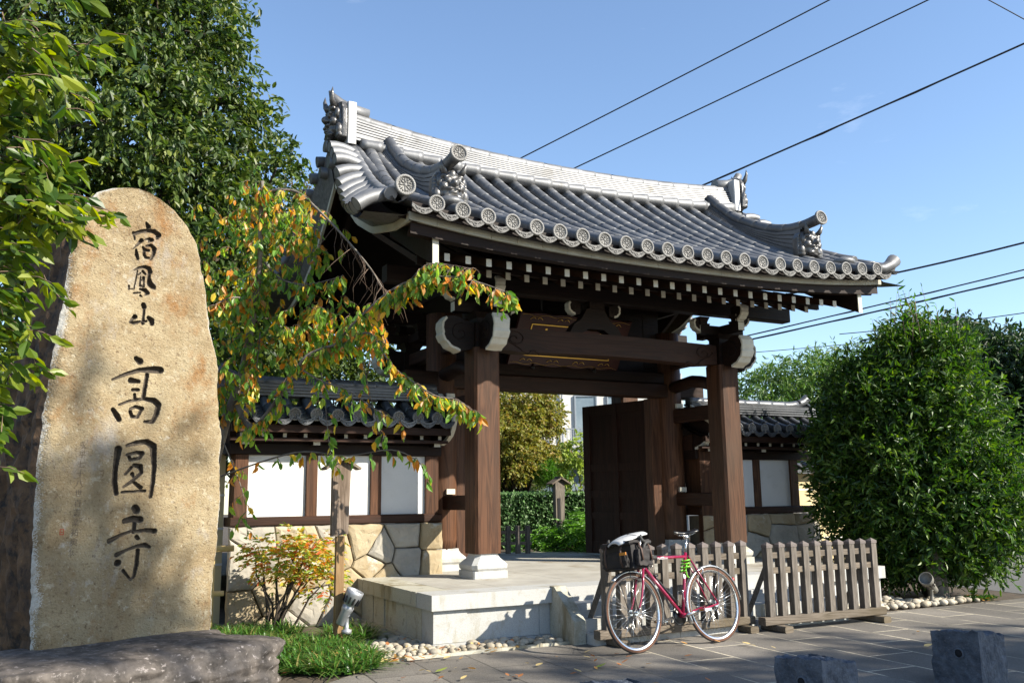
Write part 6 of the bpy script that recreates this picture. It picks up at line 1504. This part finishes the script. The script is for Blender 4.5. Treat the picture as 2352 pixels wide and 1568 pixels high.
# cherry tree with hanging twigs
ct = empty('cherry_tree', (1.34, 9.30, 0), 'slender cherry tree with drooping yellow and green leaves across the gate', 'tree')
BR = {'trunk': ([(1.34, 9.30, 0), (1.36, 9.26, .24), (1.39, 9.08, 1.27), (1.50, 8.84, 2.05), (1.61, 8.72, 2.53), (1.67, 8.55, 3.19), (1.68, 8.48, 3.52), (1.66, 8.41, 3.98), (1.65, 8.35, 4.29)], .055),
 'b0': ([(1.57, 8.8, 2.21), (1.67, 8.58, 1.95), (1.77, 8.26, 2.07), (1.97, 7.97, 2.48), (2.1, 7.88, 2.60), (2.31, 7.64, 2.65)], .032),
 'arch': ([(1.66, 8.5, 4.02), (1.72, 8.33, 4.18), (1.92, 8.12, 4.15), (2.09, 7.96, 3.95), (2.27, 7.7, 3.64), (2.47, 7.54, 3.33), (2.59, 7.52, 3.14)], .018),
 'b1': ([(2.2, 7.82, 2.60), (2.4, 7.55, 2.88), (2.59, 7.3, 3.08), (2.76, 7.08, 3.15), (3.02, 6.84, 3.14), (3.32, 6.59, 3.0), (3.39, 6.57, 2.95)], .012), 'b1b': ([(2.6, 7.32, 2.93), (2.75, 7.08, 3.21), (2.88, 6.99, 3.28), (3.12, 6.77, 3.21)], .007),
 'b2': ([(2.31, 7.64, 2.65), (2.45, 7.45, 2.71), (2.6, 7.31, 2.42), (2.78, 7.24, 2.27), (2.92, 7.08, 2.14), (3.09, 7.0, 2.10), (3.17, 6.87, 2.0)], .010),
 'b3': ([(1.97, 7.97, 2.44), (2.13, 7.8, 2.31), (2.31, 7.61, 2.22), (2.49, 7.44, 2.05), (2.71, 7.35, 1.93)], .009), 'b4': ([(1.42, 8.98, 1.48), (1.8, 8.33, 1.64), (2.06, 8.08, 1.70), (2.35, 7.71, 1.65), (2.65, 7.42, 1.69), (2.86, 7.33, 1.59), (2.98, 7.31, 1.44)], .009),
 'b5': ([(1.68, 8.56, 3.15), (1.45, 8.45, 3.15), (1.26, 8.45, 3.05)], .010), 'b6': ([(1.72, 8.46, 3.52), (1.86, 8.31, 3.33), (2.06, 8.11, 3.26), (2.32, 7.85, 3.31)], .010),
 'h1': ([(2.1, 7.88, 2.60), (2.15, 7.81, 2.23), (2.18, 7.75, 1.84), (2.24, 7.79, 1.53)], .006), 'h2': ([(1.73, 8.59, 2.86), (1.68, 8.46, 2.50), (1.62, 8.53, 2.26)], .006), 'h3': ([(2.42, 7.6, 2.57), (2.48, 7.53, 2.21), (2.57, 7.54, 1.91), (2.62, 7.55, 1.76)], .005), 'h4': ([(1.47, 8.88, 1.85), (1.61, 8.7, 1.45), (1.66, 8.61, 1.21), (1.69, 8.64, .97)], .006)}
g = random.Random(17); P_ = []; D_ = []; tw = MB()
def catmull(pts, m=5):
    pts = [Vector(p) for p in pts]; out = []
    for i in range(len(pts)-1):
        a, c, d, e = pts[max(i-1, 0)], pts[i], pts[i+1], pts[min(i+2, len(pts)-1)]
        for k in range(m):
            t = k/m; out.append(.5*((2*c)+(-a+d)*t+(2*a-5*c+4*d-e)*t*t+(-a+3*c-3*d+e)*t**3))
    return out+[pts[-1]]
for nm, (pts, r_) in BR.items():
    q = catmull(pts); b = MB(); b.tube(q, [max(.003, r_*(1-.7*k/(len(q)-1))) for k in range(len(q))], 8); b.build('trunk' if nm == 'trunk' else 'branch', M['bark'], ct)
def hang(p, L, d0, lfn, ls=1):
    pts = [p]; d = Vector(d0); n = 5
    for k in range(n): d = (d+Vector((g.uniform(-.2, .2), g.uniform(-.2, .2), -.38))).normalized(); pts.append(pts[-1]+d*L/n)
    tw.tube(pts, [.0035, .003, .0026, .002, .0016, .001], 4)
    for k in range(lfn):
        t = (k+.5)/lfn*n; i = min(int(t), n-1); q = pts[i].lerp(pts[i+1], t-i); P_.append(tuple(q)); D_.append((g.gauss(0, .38), g.gauss(0, .38), -.75))
for nm, (pts, r_) in BR.items():
    q = catmull(pts, 6)
    for i in range(2, len(q)):
        if nm == 'trunk' and q[i].z < 2.1: continue
        cnt = {'arch': 1 if q[i].x < 2.1 else 0, 'trunk': 2}.get(nm, 2)
        if nm == 'arch' and q[i].x > 2.2:
            for _ in range(2):
                d = Vector((g.uniform(-.7, .7), g.uniform(-.6, .6), -.6)); tw.tube([q[i], q[i]+d*.12, q[i]+d*.22+Vector((g.uniform(-.05, .05), 0, -.05)), q[i]+d*.36+Vector((g.uniform(-.1, .1), 0, -.10))], [.003, .0022, .0016, .001], 4)
            continue
        if nm in ('h1', 'h3', 'h4', 'b4', 'b3'): cnt = 1 if i % 2 else 0
        for _ in range(cnt): hang(q[i], g.uniform(.08, .22)*(.6 if nm == 'b4' else 1), (g.uniform(-1, 1), g.uniform(-1, .6), g.uniform(-.1, .5)), g.randint(3, 6))
CH = [(1.62, 8.9, 4.0, .34, .26), (2.0, 8.5, 4.0, .26, .2), (1.45, 8.8, 3.45, .28, .36), (2.05, 8.3, 3.7, .27, .22), (1.75, 8.6, 3.30, .34, .30), (2.2, 8.1, 2.98, .32, .18), (2.1, 8.2, 2.8, .34, .2), (2.5, 7.7, 2.8, .2, .12), (1.55, 8.7, 2.8, .28, .3), (1.5, 8.9, 2.3, .18, .2)]
for e in CH:
    for _ in range(int(48*e[3]/.3)):
        d = Vector((g.gauss(0, .55), g.gauss(0, .45), g.gauss(0, .6))); p = Vector((e[0]+d.x*e[3], e[1]+d.y*e[3], e[2]+d.z*e[4])); hang(p, g.uniform(.08, .20), (g.uniform(-1, 1), g.uniform(-1, 1), g.uniform(0, .6)), g.randint(3, 6))
tw.build('twigs', M['twig'], ct, recalc=False); leaves('foliage', P_, D_, .088, M['lf_cherry'], ct, asp=.46, svar=.3, curl=.3, upw=0)
print('cherry leaves', len(P_))

# near evergreen oak bough hanging in at the top left
nb = empty('evergreen_oak', (-1.6, 3.6, 0), 'glossy yellow green oak boughs hanging in at the left edge close by', 'tree')
b = MB(); b.tube([(-1.6, 3.6, 0), (-1.55, 3.7, 2), (-1.3, 3.8, 3.3)], [.14, .12, .08], 10); b.build('trunk', M['darkbark'], nb)
NEAR = [(-0.28, 3.86, 2.92, 0.17, 0.16), (-0.21, 4.11, 2.6, 0.2, 0.17), (-0.08, 4.1, 2.47, 0.13, 0.07), (-0.28, 4.21, 2.22, 0.15, 0.17), (-0.22, 4.32, 1.98, 0.12, 0.13), (-0.28, 4.42, 1.68, 0.09, 0.15), (-0.22, 3.8, 3.08, 0.2, 0.12), (-0.36, 3.9, 2.75, 0.2, 0.2), (-0.39, 4.2, 2.4, 0.18, 0.2), (-0.2, 4.05, 2.6, 0.12, 0.08), (-0.41, 4.3, 2.0, 0.16, 0.3)]
P_ = []; D_ = []; tw2 = MB()
for e in NEAR:
    c = Vector(e[:3]); tw2.tube([(-1.35, 3.8, 3.0), ((-1.35+c.x)/2, (3.8+c.y)/2, c.z+.12), tuple(c)], [.022, .014, .005], 6)
    for _ in range(int(30*e[3]/.15)):
        d = Vector((g.gauss(0, .6), g.gauss(0, .6), g.gauss(0, .55))); p = Vector((c.x+d.x*e[3], c.y+d.y*e[3], c.z+d.z*e[4])); dd = Vector((g.uniform(-.2, 1), g.uniform(-.6, .4), g.uniform(-.5, .4))).normalized()
        pts = [p, p+dd*.06, p+dd*.12-Vector((0, 0, .02))]; tw2.tube(pts, [.003, .002, .001], 4)
        for k in range(5): t = k/4; P_.append(tuple(p.lerp(pts[2], t))); D_.append((dd.x+g.gauss(0, .7), dd.y+g.gauss(0, .6), -.55+g.gauss(0, .35)))
tw2.build('twigs', M['twig'], nb, recalc=False); leaves('foliage', P_, D_, .080, M['lf_near'], nb, asp=.50, svar=.3, curl=.3, upw=.5)

# ---- street trees standing across the street, shading the forecourt
OFF = Vector((10.2, -12.0, 10.44))
def shade(L): return [(a+OFF.x, c+OFF.y, z+OFF.z, r_, h_) for a, c, z, r_, h_ in L]
plant('street_tree', (16.3, -8.6, 0), 'tall street tree out of view whose shade dapples the paving and bollards', 'tree', shade([(4.2, 4.0, 0, .95, .4), (5.7, 4.0, .1, .95, .4), (2.8, 4.4, 0, .7, .3), (7.2, 4.1, 0, .8, .3), (3.4, 5.35, 0, .5, .16), (4.6, 5.35, 0, .45, .12), (5.6, 5.1, 0, .5, .14), (6.7, 5.0, 0, .55, .14), (7.8, 5.2, 0, .5, .12), (8.7, 4.7, 0, .6, .2), (5.2, 3.0, 0, 1.2, .5), (3.6, 6.1, 0, .3, .06), (6.4, 5.75, 0, .35, .05)]), 7600, .17, 'lf_big', 8, .4, .1, .3, 31, r0=.16, asp=.55, inner=0)
plant('street_tree', (13.4, -6.0, 0), 'tall street tree out of view whose shade falls on the foot of the tall stone', 'tree', shade([(.15, 6.85, .65, .42, .42), (.55, 7.0, .50, .34, .30), (.05, 6.8, 1.25, .26, .24), (.80, 7.1, .30, .28, .16), (.62, 7.05, 1.62, .32, .03), (.15, 6.85, 2.2, .2, .04), (.1, 6.8, .9, .3, .4)]), 1900, .13, 'lf_big', 7, .3, .1, .3, 32, r0=.10, asp=.55, inner=0)

# ================================================================ GRASS, PEBBLES, FALLEN LEAVES
g = np.random.default_rng(5)
def blades(name, cx, cy, rx, ry, n, L, label, z0=.02, rot=0):
    tf = n//9; a = g.random(tf)*2*PI; r_ = np.sqrt(g.random(tf)); px = np.cos(a)*r_*rx; py = np.sin(a)*r_*ry
    px, py = px*math.cos(rot)-py*math.sin(rot), px*math.sin(rot)+py*math.cos(rot)
    P = np.repeat(np.stack([cx+px, cy+py, np.full(tf, z0)], 1), 9, 0); P[:, :2] += g.normal(size=(len(P), 2))*.012; D = g.normal(size=(len(P), 3))*.55; D[:, 2] = .45+g.random(len(P))*.6
    V = []; F = []; n = len(P); ln = L*(1+g.uniform(-.4, .4, n))[:, None]; D /= np.linalg.norm(D, axis=1, keepdims=True); S = np.cross(D, [0, 0, 1]); S /= np.linalg.norm(S, axis=1, keepdims=True); H = D.copy(); H[:, 2] = 0
    k = 4; rows = []
    for i in range(k+1):
        t = i/k; c = P+D*ln*t+(H*.6-np.array([0, 0, 1])*.55)*ln*t*t*.75; w_ = .0105*(1-t*.85); rows += [c-S*w_, c+S*w_]
    V = np.stack(rows, 1).reshape(-1, 3); b_ = np.arange(n)[:, None]*(2*k+2); F = np.concatenate([b_+np.array([[2*i, 2*i+1, 2*i+3, 2*i+2]]) for i in range(k)], 1).reshape(-1, 4)
    V[:, 2] = np.maximum(V[:, 2], .012)
    o = npmesh(name, V, F, M['lf_grass']); tag(o, label, 'grass', kind='stuff')
blades('lilyturf', 1.95, 7.45, .45, .85, 6500, .17, 'bright green lilyturf grass clump by the purple grey boulder', rot=.2)
blades('lilyturf', 1.75, 8.6, .45, .35, 2200, .22, 'darker lilyturf under the orange shrub')
blades('lilyturf', 2.55, 8.25, .22, .35, 900, .2, 'lilyturf strip along the golden stone base')
blades('weeds', 9.85, 7.2, .35, .10, 700, .07, 'short weeds at the foot of the stump')
def pebbles(name, regions, n, r0, r1, label):
    b = MB(); gr = random.Random(8); pts = []
    for _ in range(n*6):
        x0, y0, x1, y1 = gr.choice(regions); x, y = gr.uniform(x0, x1), gr.uniform(y0, y1); r_ = gr.uniform(r0, r1)
        if any((x-a)**2+(y-c)**2 < ((r_+e)*.72)**2 for a, c, e in pts): continue
        pts.append((x, y, r_))
        b.ball((x, y, r_*.55+.01), (r_*gr.uniform(.9, 1.25), r_*gr.uniform(.8, 1.0), r_*gr.uniform(.6, .8)), 9, 6, mat=rotm('Z', gr.uniform(0, 180)) , jit=.05)
        if len(pts) >= n: break
    o = b.build(name, M['pebble'], recalc=False); tag(o, label, 'pebbles', kind='stuff'); return o
pebbles('pebbles', [(2.35, 7.04, 4.1, 7.29), (2.45, 7.04, 2.96, 7.7), (2.6, 7.6, 2.96, 8.7), (2.75, 8.5, 2.96, 9.3)], 330, .022, .05, 'pale rounded pebbles banked round the left corner of the platform')
pebbles('pebbles', [(7.6, 7.08, 9.6, 7.4), (8.5, 7.05, 9.7, 7.2), (8.52, 7.3, 9.0, 8.0)], 230, .03, .06, 'pale rounded pebbles between the platform and the round bush')
b = MB(); P = [(2.2, 7.03), (4.2, 7.035), (4.2, 7.0), (2.2, 6.99)]; b.prism(P, lambda a, c, t: (a, c, t), (0, .028)); o = b.build('kerb', M['granite_side']); tag(o, kind='structure')
gl = random.Random(4); P_ = []; D_ = []
for k in range(260):
    c_ = gl.choice([(2.3, 7.0, .4, .14)]*6+[(3.2, 7.05, .8, .15)]*2+[(4.5, 5.8, 2.2, 1.0), (2.3, 7.3, .5, .3), (3.2, 6.3, .9, .5), (9.8, 7.1, .5, .1)]); x, y = gl.gauss(c_[0], c_[2]*.6), gl.gauss(c_[1], c_[3]*.6); P_.append((x, y, .022+(.06 if y > 7.06 else 0)*gl.random())); D_.append((gl.gauss(0, 1), gl.gauss(0, 1), .12))
o = leaves('leaf_litter', P_, D_, .062, M['lf_fallen'], None, asp=.5, curl=-.3, upw=3); tag(o, 'small brown and orange fallen leaves strewn on paving and pebbles', 'leaves', kind='stuff')
for (x, y, c, lb) in ((2.63, 6.37, 'lf_pale', 'green willow like fallen leaf left of the middle of the front paving'), (3.72, 5.9, 'lf_pale', 'long green fallen leaf on paving below the step cheek'), (3.38, 6.2, 'lf_fallen', 'curled tan fallen leaf on the paving before the platform'), (4.0, 6.5, 'lf_fallen', 'yellow fallen leaf near the front wheel of the bicycle'), (4.95, 5.3, 'lf_pale', 'pale yellow fallen leaf between the two right bollards'), (2.9, 6.85, 'lf_fallen', 'tan fallen leaf at the edge of the pebbles')):
    o = leaves('fallen_leaf', [(x, y, .018)], [(1, .25, .05)], .12 if 'long' in lb or 'willow' in lb else .075, M[c], None, asp=.3 if 'green' in lb else .55, curl=-.25, upw=3, svar=.01)
    tag(o, lb, 'leaf', 'single fallen leaves on the paving')
for o in bpy.data.objects:   # helper empties used only to gather parts carry no label
    for k_ in ('label', 'category'):
        if k_ in o and not o[k_]: del o[k_]
bpy.context.view_layer.update()
